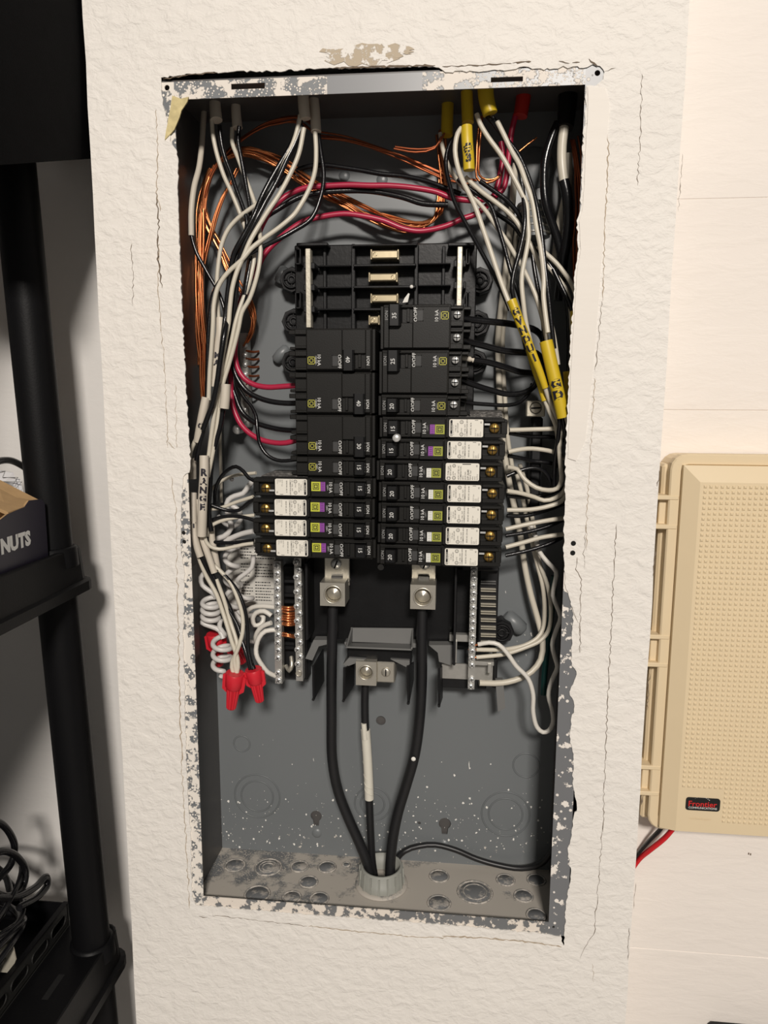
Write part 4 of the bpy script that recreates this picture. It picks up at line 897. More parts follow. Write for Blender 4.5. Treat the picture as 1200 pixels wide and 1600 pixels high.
# --- upper right: jackets
sleeve('cable_jacket', 'dark yellow cable jacket at the top, leftmost of the yellow ones', 'yellow', '700,150,70 699,180,68 698,212,66', 5.4)
sleeve('cable_jacket', 'yellow cable jacket hanging in shade above the scribbled one', 'yellow', '729,132,44 730,165,44 731,192,42', 5.2)
sleeve('cable_jacket', 'broad yellow cable jacket hanging at the top right', 'yellow', '758,128,36 760,155,36 766,178,36', 7.0, r1=6.4)
sleeve('cable_jacket', 'yellow cable jacket with black scribble below the shaded one', 'yellow', '729,198,36 730,222,34 732,245,34 733,266,34', 5.0, marks='#3', msize=9, moff=.42, mwide=1.2)
sleeve('cable_jacket', 'red cable jacket at the top right of the box', 'red_tape', '820,120,60 818,150,58 813,182,56', 7.0, r1=6.2)
sleeve('cable_jacket', 'thick dark grey cable jacket at the upper right corner', 'black_matte', '888,140,60 886,170,56 883,200,52', 8.6, r1=7.2)
# --- right bundle
wire('white_wire', V+'dropping from beside the scribbled jacket into the lettered yellow jacket', 'w_white', 2.2, '721,200,36 715,209 711,235 716,264,32 724,285 740,317,26 755,359 768,397,20 779,430 790,460,14 800,485,12')
wire('white_wire', V+'second from left at upper right, from the dark yellow jacket', 'w_white', 2.0, '688,208,64 692,233 700,258,58 714,281 737,305,52 760,331 773,350,46 792,377 804,397,40 817,419 828,441,34 838,465 848,500,30 856,540')
wire('white_wire', V+'starting under the scribbled jacket and slanting right', 'w_white', 2.1, '727,277,46 749,297 773,315,42 792,330 806,345,40 817,362 829,383,38 838,403 846,427,34 852,455 858,490,30 866,530 872,570')
wire('white_wire', V+'with a kink, from the broad yellow jacket at right', 'w_white', 2.1, '745,178,36 750,193 763,215,34 780,238 793,259 805,282,32 815,302 823,320 824,340,28 826,370 822,395 817,420,24 815,440 818,475,22 822,505 830,540 838,580,24')
wire('white_wire', V+'from the broad yellow jacket straight into the tallest yellow jacket', 'w_white', 2.2, '777,190,36 787,210 800,237,34 812,258 821,283 832,315,28 838,353 845,390,22 850,436 849,460 852,490,16 856,520,14')
wire('white_wire', V+'bowing out to the right edge of the box', 'w_white', 2.1, '840,385,44 854,397,42 870,412 882,427 890,438,36 897,452 900,465 901,492,32')
wire('white_wire', V+'second from the right edge, bowing outward', 'w_white', 2.0, '846,405,48 857,417 874,437,44 886,456 891,480,40 893,510 895,545 894,580,36 892,610 890,640')
wire('white_wire', 'thick '+V+'running down behind the breakers to the lower right bar', 'w_white', 3.0, '806,255,66 803,285 801,315,72 798,345 794,390,78 788,440 782,490 778,530,82 779,570 780,610 783,660,82 790,720 801,780,80 812,830 820,885,76 829,927 842,974,70 848,1002 845,1030,62 831,1049 812,1060 784,1067,52 749,1067,48', step=.006)
wire('white_wire', V+'behind, next to the thick one at right of the breakers', 'w_white', 2.2, '812,330,78 806,370 800,410,82 792,470 786,520,85 786,570 789,620 793,680,85 802,740')
wire('white_wire', V+'leftmost of two ending at the lower right screw bar', 'w_white', 2.1, '806,735,70 816,775 824,815,72 832,850 839,880,70 848,917 851,955,66 848,983 839,997,60 820,1008 800,1013 784,1015,52 744,1015,47', end=8)
wire('white_wire', V+'second of two ending at the lower right screw bar', 'w_white', 2.1, '812,725,66 824,765 832,810,70 838,850 843,880 856,917,66 861,955 857,985,60 844,1001 820,1012 800,1019 784,1023,50 744,1027,46', end=8)
wire('white_wire', 'wavy bright white wire looping low at right and back to the bar', 'w_bright', 2.2, '826,815,56 836,835,54 843,862 857,880,50 869,893 866,915 864,930 870,947 876,964,46 869,985 863,1007 868,1030 871,1042 862,1064,44 857,1086 863,1110 864,1130 857,1142,42 848,1144 839,1136 833,1112 833,1085,40 825,1060 806,1040 792,1020,40 779,1007 764,1004 747,1007,42', end=4)
wire('green_wire', 'dark green wire standing along the right inside wall', 'w_green', 3.2, '866,900,76 862,950 856,1000,78 851,1050 849,1085,80')
# short wires to the stickered breakers at right
gW, gK = 'white wires at the right breakers', 'black wires at the right breakers'
for lab, t in (('uppermost', '796,672,28 830,671 869,669,34 886,662,44'), ('second', '794,706,28 815,702 832,701 864,706,36 882,716,50'), ('third, looping under', '792,730,30 808,733,34 815,743 822,751 838,762,30 857,766 871,763,26 877,751 876,730 874,700,22 877,675 880,652'),
               ('fourth', '792,767,28 815,771 836,777,34 850,782 868,778,34 882,766 888,742,30 889,712 887,682 882,650,24'), ('fifth', '792,797,28 830,796 857,791,32 877,783 888,763,34 891,735'), ('sixth', '790,827,28 820,820 857,813,32 884,809,38'), ('lowest', '790,855,28 820,847 845,840 884,834,38')):
    wire('white_wire', lab+' of the white wires leaving the stickered breakers at right', 'w_white', 2.1, t, gW)
for lab, t in (('uppermost', '796,677,36 830,682 864,683,46 886,690,58'), ('second', '794,712,36 815,716 830,720 862,724,46 884,735,58'), ('third, arched', '792,744,38 806,738 820,733 836,731 850,736 860,752,44 864,770'), ('fourth', '792,775,36 830,777 858,771 885,760,44'), ('fifth', '792,806,36 820,806 848,799 884,786,44'), ('sixth', '790,837,36 826,831 857,822 880,812,46'), ('lowest', '790,868,36 826,860 857,850 878,840,46')):
    wire('black_wire', lab+' of the black wires leaving the stickered breakers at right', 'w_black', 1.9, t, gK)
# right bundle, black
wire('black_wire', K+'from the dark yellow jacket down to the lettered yellow jacket', 'w_black', 1.9, '712,212,60 704,222 698,240 697,262,54 703,290 711,317,46 724,342 738,368,38 755,399 773,432,26 788,463,18 797,485')
wire('black_wire', K+'from the broad yellow jacket bending left round a kink', 'w_black', 2.0, '760,180,40 777,200 792,223,36 803,245 811,265 816,290,32 819,320 820,345,26 817,370 810,400,24 803,425 800,450,22 806,480 815,515,24 823,550')
wire('black_wire', 'glossy '+K+'on the outer right of the broad yellow jacket', 'w_black', 2.0, '770,184,38 787,212 808,238,34 822,267 831,292,30 838,318 845,359,24 850,400 854,437,20 858,470 862,510,18 866,545')
wire('black_wire', K+'starting below the scribbled jacket, straight slant', 'w_black', 1.9, '715,280,50 738,298 764,317,46 777,350 787,383,40 799,427,36 810,458 820,490')
wire('black_wire', K+'above the slanting white wire in the right bundle', 'w_black', 2.1, '750,283,52 770,297 792,313,48 810,334 820,352,40')
wire('black_wire', K+'swinging wide to the right into the low yellow jacket', 'w_black', 2.1, '770,330,56 803,353 817,371,50 838,388 861,417,46 876,447 885,472,42 888,515 889,545 888,585,38')
wire('black_wire', K+'down the middle of the right bundle', 'w_black', 1.9, '826,375,40 832,400 836,427,36 844,470 848,500,32 852,540 858,580')
wire('black_wire', 'glossy '+K+'beside the low yellow jacket at the right edge', 'w_black', 2.0, '864,420,44 877,447 888,470 895,492,38 898,530')
wire('black_wire', 'very thick '+K+'curving from the dark grey jacket', 'w_black', 3.9, '872,192,54 862,215 852,250,52 850,287 853,318,52 860,342 869,368,56 876,395 877,425,60 872,470')
wire('white_wire', 'very thick '+V+'wrapped in black tape below the dark grey jacket', 'w_white', 4.2, '882,195,52 878,228 878,258,48 882,290,48')
sleeve('tape_wrap', 'black tape wrap on the thick white wire at upper right', 'w_black', '881,282,48 886,305,48 888,335,50 886,372,52 880,405,56 876,440,60', 4.7, cat='tape')
wire('white_wire', 'thick '+V+'glimpsed behind the taped one at upper right', 'w_white', 4.0, '887,240,66 888,275 884,310,68 876,345 872,375 868,410,70')
# heavy black wires to the standard breakers at right
for lab, r_, t in (('uppermost heavy', 3.0, '722,498,24 740,500 770,503,34 803,507,44 838,517,54 850,535,66 856,575,76'), ('second heavy', 3.0, '722,531,28 735,535 755,540 787,548,42 820,551 838,552,54 850,570,66 856,600,76'), ('third heavy', 2.9, '735,562,34 762,566 787,573,44 812,581 832,583 842,590,62 850,620,74'),
                   ('fourth heavy', 2.7, '718,593,30 740,601 765,609 795,616,44 820,613 835,603 841,590,56')):
    wire('black_wire', lab+' black wire leaving the black breakers at right', 'w_black', r_, t, 'heavy wires at the black breakers')
wire('black_wire', 'thin black wire leaving the breaker marked 20 without a sticker', 'w_black', 1.9, '716,625,30 730,629 762,632 795,633,44 813,628 825,616 832,600,56')
sleeve('bare_wire_end', 'stripped tan end of the third heavy wire at the breaker marked 25', 'jacket', '718,559,32 728,560,33 740,563,34', 2.4, cat='wire')
# yellow lettered jackets
sleeve('cable_jacket', 'lettered yellow cable jacket slanting beside the breakers', 'yellow', '799,469,12 815,510,10 832,552,10 843,580,12 852,606,14', 4.2, marks='GVNDUI', msize=8.6, moff=.10, r1=3.0, mwide=1.0)
sleeve('cable_jacket', 'narrow yellow cable jacket tucked behind the lettered one', 'yellow', '826,545,22 836,578,22 845,604,22 851,626,22', 2.9)
sleeve('cable_jacket', 'tallest yellow cable jacket, with two dark marks, at the right edge', 'yellow', '853,533,10 862,572,9 872,615,9 880,652,10', 5.6, marks='GD', msize=10, moff=.50, mwide=1.25)
sleeve('cable_jacket', 'yellow cable jacket half hidden by the ragged right edge, lower one', 'yellow', '888,580,26 890,610,26 891,640,26 893,665,28', 4.6)
sleeve('cable_jacket', 'yellow cable jacket half hidden by the ragged right edge, upper one', 'yellow', '897,486,24 898,515,24 896,545,26', 3.4)
wire('white_wire', V+'coming out of the narrow yellow jacket', 'w_white', 2.0, '850,622,22 858,642,24 868,664,30 872,690,36')
wire('white_wire', V+'coming out of the lettered yellow jacket', 'w_white', 2.0, '851,604,14 857,622,18 866,645,26 871,668,32')
wire('black_wire', 'glossy '+K+'leaving the tallest yellow jacket at its left', 'w_black', 2.0, '874,648,12 874,662,14 872,685,20 868,712,28 866,740,36 866,765')
wire('black_wire', K+'leaving the tallest yellow jacket along the box edge', 'w_black', 2.0, '879,650,12 883,675,18 888,700,24 890,725,30 891,750')
wire('white_wire', V+'leaving the tallest yellow jacket next to the edge', 'w_white', 2.1, '883,650,12 889,672,18 891,700,26 891,730,32')
# --- left: written jackets
sleeve('cable_jacket', 'short blank white cable jacket high in the left bundle', 'jacket', '344,497,26 344,520,24 341,538,24 338,570,24 334,604,24', 4.0, marks='MA', msize=7, moff=.50)
sleeve('cable_jacket', 'white cable jacket at the far left of the bundle with a dark mark', 'jacket', '322,621,18 317,645,17 312,672,18 309,690,20', 4.0, marks='C', msize=7, moff=.55)
sleeve('cable_jacket', 'blank white cable jacket ending above the small ground bar', 'jacket', '353,600,16 352,620,16 350,638,16', 4.2, r1=4.6)
sleeve('cable_jacket', 'large white cable jacket covered with black marker writing', 'jacket', '319,712,14 319,740,12 317,775,12 316,805,12 315,837,14', 4.4, marks='RANGE', msize=8.4, moff=.16, r1=4.5, mwide=1.1)
sleeve('cable_jacket', 'short white cable jacket pressed against the left edge', 'jacket', '301,716,26 301,732,26 301,748,26', 3.6)
sleeve('cable_jacket', 'white cable jacket below the large one, lower left, first', 'jacket', '302,770,24 302,805,20 304,838,18 308,855,18 313,870,18', 3.4, marks='T', msize=7, moff=.45)
sleeve('cable_jacket', 'white cable jacket below the large one, lower left, second', 'jacket', '310,780,26 311,815,24 318,846,22 327,872,22 335,895,22', 3.2)
sleeve('cable_jacket', 'white cable jacket standing behind the large written one', 'jacket', '330,812,32 331,840,32 336,868,32 340,890,32', 3.2)
wire('white_wire', V+'bulging left at the box edge from the marked far left jacket', 'w_white', 2.1, '319,660,22 313,673 305,689,20 298,705 296,725,22 298,738')
wire('white_wire', 'slim '+V+'hanging straight at the back of the left side', 'w_white', 1.6, '346,600,80 344,680 345,730 346,785,82')
wire('black_wire', 'dark '+K+'on the inner edge of the left bundle', 'w_black', 2.3, '348,640,22 345,662 338,688,22 333,708 329,733,24 328,767 326,800,24 330,830')
# --- left: wires to the stickered breakers
wire('black_wire', K+'arching to the uppermost stickered breaker at left', 'w_black', 1.8, '336,790,44 336,770 339,757 347,743 358,733,36 369,729 380,736 389,747 402,753,28')
wire('white_wire', V+'reaching the left stickered breakers from behind, topmost', 'w_white', 1.7, '322,772,60 332,763 347,751 367,743,56 400,739,50')
wire('black_wire', K+'dipping to the second stickered breaker at left', 'w_black', 1.8, '322,786,28 343,794 358,798,30 374,797 386,787,28 398,779,26')
wire('white_wire', V+'rising to the second stickered breaker at left', 'w_white', 1.8, '321,797,32 347,793 368,785,30 396,776,26')
wire('black_wire', K+'running to the third stickered breaker at left', 'w_black', 1.8, '326,814,28 347,808 372,807,28 388,810 404,816,26')
wire('white_wire', V+'making a small arch to the third stickered breaker at left', 'w_white', 1.8, '323,838,26 326,826 334,819 352,812,28 373,808 398,805,30')
wire('black_wire', K+'running to the lowest stickered breaker at left', 'w_black', 1.8, '322,845,32 345,848 365,848 396,844,28')
wire('white_wire', V+'drooping to the lowest stickered breaker at left', 'w_white', 1.8, '319,834,18 322,846 329,854,20 342,858 363,855,24 380,851 396,849,26')
wire('white_wire', 'thick bright white wire curling behind the left stickered breakers', 'w_grey', 2.7, '398,748,62 388,760 380,771,60 367,775 357,781,58 354,793 358,808,56 361,825 350,838,54 332,843 322,848', step=.005)
wire('white_wire', 'thick bright white wire below the curling one, behind the lowest left breaker', 'w_grey', 2.7, '352,846,56 363,840 378,834,54 396,830,50')
wire('white_wire', 'thick pale wire bent behind the left breakers, lower', 'w_grey', 2.5, '340,806,70 352,818 366,822,68 376,812 374,798,66 362,790')
# --- lower left: bundle into the two red connectors
wire('white_wire', V+'outer one running into the front left red connector', 'w_white', 2.1, '309,864,20 313,878 323,901,24 338,928 347,953,22 355,978 363,1005,16 371,1028 372,1042 369,1056,12')
wire('white_wire', V+'inner one running into the front left red connector', 'w_white', 2.0, '338,905,26 350,937 359,968,22 371,1013,15 364,1030 362,1042 366,1056,12')
wire('white_wire', V+'bowed one running into the front left red connector', 'w_white', 2.0, '333,882,24 342,890 360,910,24 372,937 379,963,20 379,988 373,1010,14 366,1030 368,1045 371,1056,12')
wire('black_wire', K+'first of three into the right red connector', 'w_black', 1.9, '313,868,20 325,892 339,917,26 355,950 370,975,22 378,1000 385,1022,14 391,1046,12')
wire('black_wire', K+'second of three, bowed outward, into the right red connector', 'w_black', 1.9, '322,855,24 332,880 352,900 370,922,24 381,947 387,980,20 388,1015 394,1045,12')
wire('black_wire', 'thick '+K+'third into the right red connector', 'w_black', 2.2, '328,890,26 342,918 357,945,26 368,975 378,1003,20 390,1030 397,1046,12')
# coils
def coil(label, cu, cv0, cv1, rx, ry, turns, y, r, pre='', post='', m='w_grey', lean=0.0, ph=0.0):
    pts = path(pre) if pre else []
    N = int(turns*14)
    for i in range(N+1):
        t = i/14*2*math.pi+ph; f = i/N; c = P(cu+lean*f, cv0+(cv1-cv0)*f, y/1000)
        pts.append(c+Vector((math.cos(t)*rx/1000, math.sin(t)*ry/1000, math.sin(t)*rx*.18/1000)))
    if post: pts += path(post)
    tag(MB().tube(spline(pts, .004), r/1000, 10).build('coiled_wire', m, recalc=False), label, 'wire')
coil('tight white pigtail coil at the far lower left, upper coil', 329, 938, 972, 8.0, 7.5, 3.4, 40, 2.5, pre='322,893,44 314,902 316,914 326,922 332,926', post='343,985,40 349,998,38', ph=1.2)
coil('white pigtail coil low at left beside the front red connector', 347, 1000, 1042, 9.0, 8.5, 2.6, 38, 2.5, pre='345,968,40 343,980 350,990', post='348,1052,34 345,1058', ph=1.6)
coil('white pigtail coil in the middle behind the black wires at lower left', 362, 855, 955, 6.5, 8.0, 3.2, 58, 2.5, pre='352,836,56', post='372,965,60 378,972', ph=.4)
coil('white pigtail coil in front of the paper sheet', 383, 918, 975, 7.5, 8.0, 2.2, 66, 2.4, pre='396,868,62 394,886 382,897 371,906', post='372,985,66', ph=2.4)
wire('white_wire', 'bright white wire passing level to the left screw bar, uppermost', 'w_bright', 2.4, '384,975,62 385,957 395,949,56 412,947 431,949,50')
wire('white_wire', 'bright white wire hooked into the left screw bar', 'w_bright', 2.4, '424,962,48 413,955 401,957,50 395,966 398,977 408,975,54 412,965 405,958,60')
wire('white_wire', 'bright white wire with a blunt cut end beside the left screw bar', 'w_bright', 2.4, '424,973,44 411,978 402,988,48 399,1000 403,1006,56')
wire('white_wire', 'bright white wire curving down from the left screw bar to the right connector', 'w_bright', 2.4, '432,984,46 415,986 405,996,42 400,1015 402,1027,38 410,1040 418,1050,40 430,1056,46')
wire('white_wire', 'pale wire stub behind the front left connector', 'w_grey', 2.0, '374,1008,70 392,1002,70 405,1005,70')
# wire connectors
def nut(label, u0, v0, u1, v1, y, s=1.0, spin=0.0):
    a, b = P(u0, v0, y/1000), P(u1, v1, y/1000+.004); d = (b-a).normalized(); Lh = (b-a).length; e1, e2 = frame(d)
    t = thing('wire_connector', label, 'wire nut', a)
    mb = MB(); mb.lathe(a, d, [(0, .0058*s), (-.0006, .0073*s), (0, .0078*s), (Lh*.36, .0070*s), (Lh*.42, .0058*s)], 20)
    part(mb, 'skirt', 'nut_red', t)
    n = 28; rings = []
    for f, r in ((.36, .0058), (.6, .0052), (.97, .0041), (1.0, .0034)):
        rings.append([a+d*Lh*f+(e1*math.cos(6.2832*i/n)+e2*math.sin(6.2832*i/n))*(r*s*(1.0 if i % 2 else .86)) for i in range(n)])
    part(MB().loft(rings, True, False), 'ribbed_grip', 'nut_red', t)
    for sd in (-1, 1):
        x = Vector((1, 0, 0)); x = (x-d*x.dot(d)).normalized()*sd; f = d.cross(x).normalized()*.0012*s
        q = [a+x*.0068*s+d*.001, a+x*.0098*s+d*.003, a+x*.0092*s+d*Lh*.46, a+x*.0055*s+d*Lh*.55]
        mb = MB(); mb.add([p-f for p in q]+[p+f for p in q], [(0, 1, 2, 3), (7, 6, 5, 4)]+[(i, (i+1) % 4, 4+(i+1) % 4, 4+i) for i in range(4)]); part(mb, 'wing', 'nut_red', t)
nut('red winged wire connector at lower left, front left of the pair', 367.5, 1052, 361, 1107, 10, 1.16)
nut('red winged wire connector at lower left, right of the pair', 396, 1046, 406, 1096, 12, 1.05)
nut('red wire connector in shade behind the coils at lower left', 336, 990, 342, 1040, 52, 1.15)
nut('red wire connector lying deep behind the white coil at lower left', 364, 1008, 380, 1036, 66, 1.0)
# --- service cables and bottom fitting
wire('service_cable', 'thick black service cable from the left lug, bowing left', 'cable_black', 5.2, '520,935,40 519,1000,40 518,1060 518,1120,44 519,1185 528,1235,52 545,1280 562,1318,52 574,1350 582,1385,50 584,1430,50', n=16, step=.008)
wire('service_cable', 'thick black service cable from the right lug, bowing right', 'cable_black', 5.2, '660,938,40 659,1000,40 659,1060 656,1120,44 648,1180 634,1230,52 622,1270 614,1310,50 610,1350 609,1385,46 606,1430,50', n=16, step=.008)
nc = wire('service_cable', 'middle black service cable with a white tape band', 'cable_black', 3.9, '571,1060,52 570,1100 571,1140,54 575,1200 577,1250,58 579,1300 582,1350,58 588,1385,56 592,1430,52', n=14, step=.008)
sleeve('tape_band', '', 'tape_white', '571,1140,54 573.3,1172,55 575,1200,56 576.2,1225,57 577,1248,58', 4.8, parent=nc)
MB().tube(spline(path('568.5,1130,51 569.5,1142,51 570.5,1155,51')), .0028, 10, radii=None).build('tape_tail', 'tape_white', nc)
for v in (1178, 1196, 1216, 1228, 1238):
    c = P(570.5+(v-1139)*.06, v, .0565); MB().tube([c+Vector((.0045*math.cos(t*.2), -.0045*math.sin(t*.2), .0006*t-.004)) for t in range(0, 16)], .0003, 5).build('tape_edge', 'tape_white', nc)
MB().lathe(P(646, 1186, .041), (0, -1, 0), [(0, .0024), (.0004, .0022), (.0006, .0005)], 7).build('plaster_blob', 'crumb', bpy.data.objects['service_cable.001'])
wire('black_cable', 'black cable leaving the bottom fitting along the back to the right', 'cable_black', 3.0, '606,1395,60 616,1350,70 632,1330,84 655,1322 680,1320,90 712,1328 745,1342,88 780,1352 815,1357,84 845,1350 862,1330,78 872,1305', n=12, step=.006)
hb_ = PZ(596, 1381, -HH); hub = thing('conduit_bushing', 'grey plastic conduit bushing in the bottom plate around the black cables', 'bushing', hb_)
mb = MB(); mb.lathe(hb_+Vector((0, 0, .0006)), (0, 0, 1), [(0, .0275), (.002, .0270), (.0022, .0235)], 36); part(mb, 'locknut', 'dusty', hub)
H_ = lambda z: hb_+Vector((0, 0, z)); mb = MB()
rings = [[H_(z)+Vector((math.cos(i*.1745), math.sin(i*.1745), 0))*r for i in range(36)] for z, r in ((.002, .0232), (.010, .0232), (.0105, .0224), (.021, .0220), (.022, .0212), (.022, .0192), (.004, .0185))]
mb.loft(rings, False, True); part(mb, 'collar', 'hub', hub)
for i in range(16):
    a = i*.3927; e = Vector((math.cos(a), math.sin(a), 0)); t_ = Vector((-e.y, e.x, 0))*.0009; mb = MB()
    A = [H_(.0025)+e*.0230-t_, H_(.0025)+e*.0230+t_, H_(.0200)+e*.0219+t_, H_(.0200)+e*.0219-t_]; mb.add(A+[p+e*.0013 for p in A], [(4, 5, 6, 7), (0, 1, 5, 4), (1, 2, 6, 5), (2, 3, 7, 6), (3, 0, 4, 7)]); part(mb, 'rib', 'hub', hub)

# ------------------------------------------------------------------ telephone box on the right wall
pb = thing('telephone_box', 'beige plastic telephone junction box with a dotted cover on the block wall', 'junction box', P(1190, 1290, YR))
yb, yc, yf, yt = .0425, .012, .003, -.0090
xl = P(1041, 760, yc).x; zt = P(1150, 709, yc).z; zb = P(1120, 1292, yc).z; xr = xl+.235
def rrect(x0, x1, z0, z1, q, n=5):
    o = []
    for cx, cz, s0 in ((x1-q, z1-q, 0), (x0+q, z1-q, math.pi/2), (x0+q, z0+q, math.pi), (x1-q, z0+q, math.pi*1.5)):
        for k in range(n): o.append((cx+q*math.cos(s0+k*math.pi/2/(n-1)), cz+q*math.sin(s0+k*math.pi/2/(n-1))))
    return o
mb = MB(); L_ = rrect(xl+.002, xr-.002, zb+.002, zt-.002, .012); rs = [[Vector((x, y, z)) for x, z in L_] for y in (yb, yc)]; mb.loft(rs, True, False); part(mb, 'base', 'beige', pb)
def inset(d, q): return rrect(xl+d, xr-d, zb+d, zt-d, q)
mb = MB(); mb.loft([[Vector((x, y, z)) for x, z in inset(d, q)] for y, d, q in ((yc, 0, .013), (yf, 0, .013), (yf-.0012, .0012, .012), (yf-.0012, .0085, .006), (yf, .0092, .005))], True, False); part(mb, 'rim', 'beige', pb)
bx, bz = .0125, .0135
x0, x1, z0, z1 = xl+.0092, xr-.0092, zb+.0050, zt-.0092
mb = MB(); A = [(x0, z0), (x1, z0), (x1, z1), (x0, z1)]; B = [(x0+bx, z0+.0012), (x1-bx, z0+.0012), (x1-bx, z1-bz), (x0+bx, z1-bz)]
mb.loft([[Vector((x, yf, z)) for x, z in A], [Vector((x, yt+.006, z)) for x, z in A], [Vector((x, yt, z)) for x, z in B]], True, False); cover = part(mb, 'cover', 'beige', pb)
fx0, fx1, fz0, fz1 = x0+bx, x1-bx, z0+.0012, z1-bz
lg0, lg1 = P(1072, 1245, yt), P(1124, 1268, yt)
mb = MB(); sp = .00455; nx = int((fx1-fx0-.006)/sp); nz = int((fz1-fz0-.008)/sp)
cut_x = P(1132, 1250, yt).x; cut_z = P(1100, 1233, yt).z
for i in range(nx):
    for j in range(nz):
        x = fx0+.0042+i*sp; z = fz1-.0036-j*sp
        if x < cut_x and z < cut_z: continue
        w = .0014; mb.add([(x-w, yt, z-w), (x+w, yt, z-w), (x+w, yt, z+w), (x-w, yt, z+w), (x-w*.4, yt-.0009, z-w*.4), (x+w*.4, yt-.0009, z-w*.4), (x+w*.4, yt-.0009, z+w*.4), (x-w*.4, yt-.0009, z+w*.4)], [(0, 1, 5, 4), (1, 2, 6, 5), (2, 3, 7, 6), (3, 0, 4, 7), (4, 5, 6, 7)])
o = part(mb, 'raised_dots', 'beige', pb); o['kind'] = 'stuff'
mb = MB(); mb.plate([rrect(lg0.x, lg1.x, lg1.z, lg0.z, .0025)], yt-.0006, yt); lab = part(mb, 'nameplate', 'tag_black', pb)
cx, cz = (lg0.x+lg1.x)/2, (lg0.z+lg1.z)/2; W_ = lg1.x-lg0.x
mb = MB(); mb.text('Frontier', .0074, (cx-.0002, yt-.0007, cz+.0005), (1, 0, 0), (0, 0, 1), .0001, bold=.012); mb.build('red_lettering', 'tag_red', lab)
mb = MB(); mb.text('COMMUNICATIONS', .0027, (cx, yt-.0007, cz-.0034), (1, 0, 0), (0, 0, 1), .0001, bold=.015)
for k in range(9):
    t = math.radians(125-10*k); c = (cx-.0015+.0095*math.cos(t), yt-.0007, cz-.0015+.0085*math.sin(t)); mb.lathe(c, (0, -1, 0), [(0, .0002+.00003*k), (.0001, .0001)], 6)
mb.build('white_lettering', 'white_ink', lab)
mb = MB(); mb.text('5ESS technologies', .0034, (cx-.001, yt, P(1095, 1280, yt).z), (1, 0, 0), (0, 0, 1), .0002) if False else mb.text('technologies', .0036, (cx-.001, yt, P(1095, 1279, yt).z), (1, 0, 0), (0, 0, 1), .0003)
part(mb, 'embossed_maker', 'beige', pb)
# hinge knuckles on the left side
for va, vb in ((775, 820), (990, 1033), (1192, 1232)):
    za, zc_ = P(1030, va, yc).z, P(1030, vb, yc).z; mb = MB()
    for z in (za, zc_): mb.box((xl-.0150, yf-.0018, z-.0020), (xl+.0085, .022, z+.0020), .0007)
    mb.box((xl-.0140, yf+.008, zc_), (xl-.0070, yf+.014, za), .0006); mb.box((xl-.006, yf+.005, zc_), (xl+.001, yf+.012, za), .0006)
    h = part(mb, 'hinge', 'beige', pb)
    mb = MB(); mb.plate([rrect(xl-.0135, xl-.0100, zc_+.005, za-.005, .0016, 4)], yf+.0078); mb.build('hinge_slot', 'hole', h)
mb = MB(); mb.box((xl-.004, .012, zb+.004), (xl+.006, .040, zt-.01), .002); part(mb, 'side_flange', 'beige', pb)
tag(MB().tube(spline(path('1072,1270,20 1056,1289,20 1040,1308,24 1018,1326,30 1000,1341,40 985,1362,44')), .0032, 10, flat=.6).build('red_wire', 'red_wire'), 'red wire leaving the bottom of the beige telephone box behind the column', 'wire')
tag(MB().tube(spline(path('1042,1275,24 1034,1293,26 1016,1312,32 998,1332,40 985,1350,44')), .0026, 10, flat=.6).build('black_wire', 'w_black'), 'black wire leaving the bottom of the beige telephone box behind the column', 'wire')
dv = thing('black_device', 'corner of a black box with a grey edge low on the right wall', 'box', P(1180, 1660, YR))
a, b = P(1128, 1592, .01), P(1330, 1720, .01); a.z = P(1128, 1594, YR).z
part(MB().box((a.x, .010, b.z), (b.x, YR, a.z), .003), 'body', 'black_plastic', dv)
part(MB().box((a.x-.0012, .0085, b.z), (a.x+.0025, .030, a.z+.0010), .0006), 'edge_strip', 'steel_grey', dv)
part(MB().box((a.x+.004, .0075, b.z), (b.x, .0105, a.z-.004), .001), 'front_panel', 'bag', dv)
for uu, vv in ((1170, 1334), (1173, 1335)):
    c = P(uu, vv, YR-.0006); MB().box((c.x-.0005, c.y-.0001, c.z-.001), (c.x+.0004, c.y+.0002, c.z+.001)).build('nick', 'crack', wr)

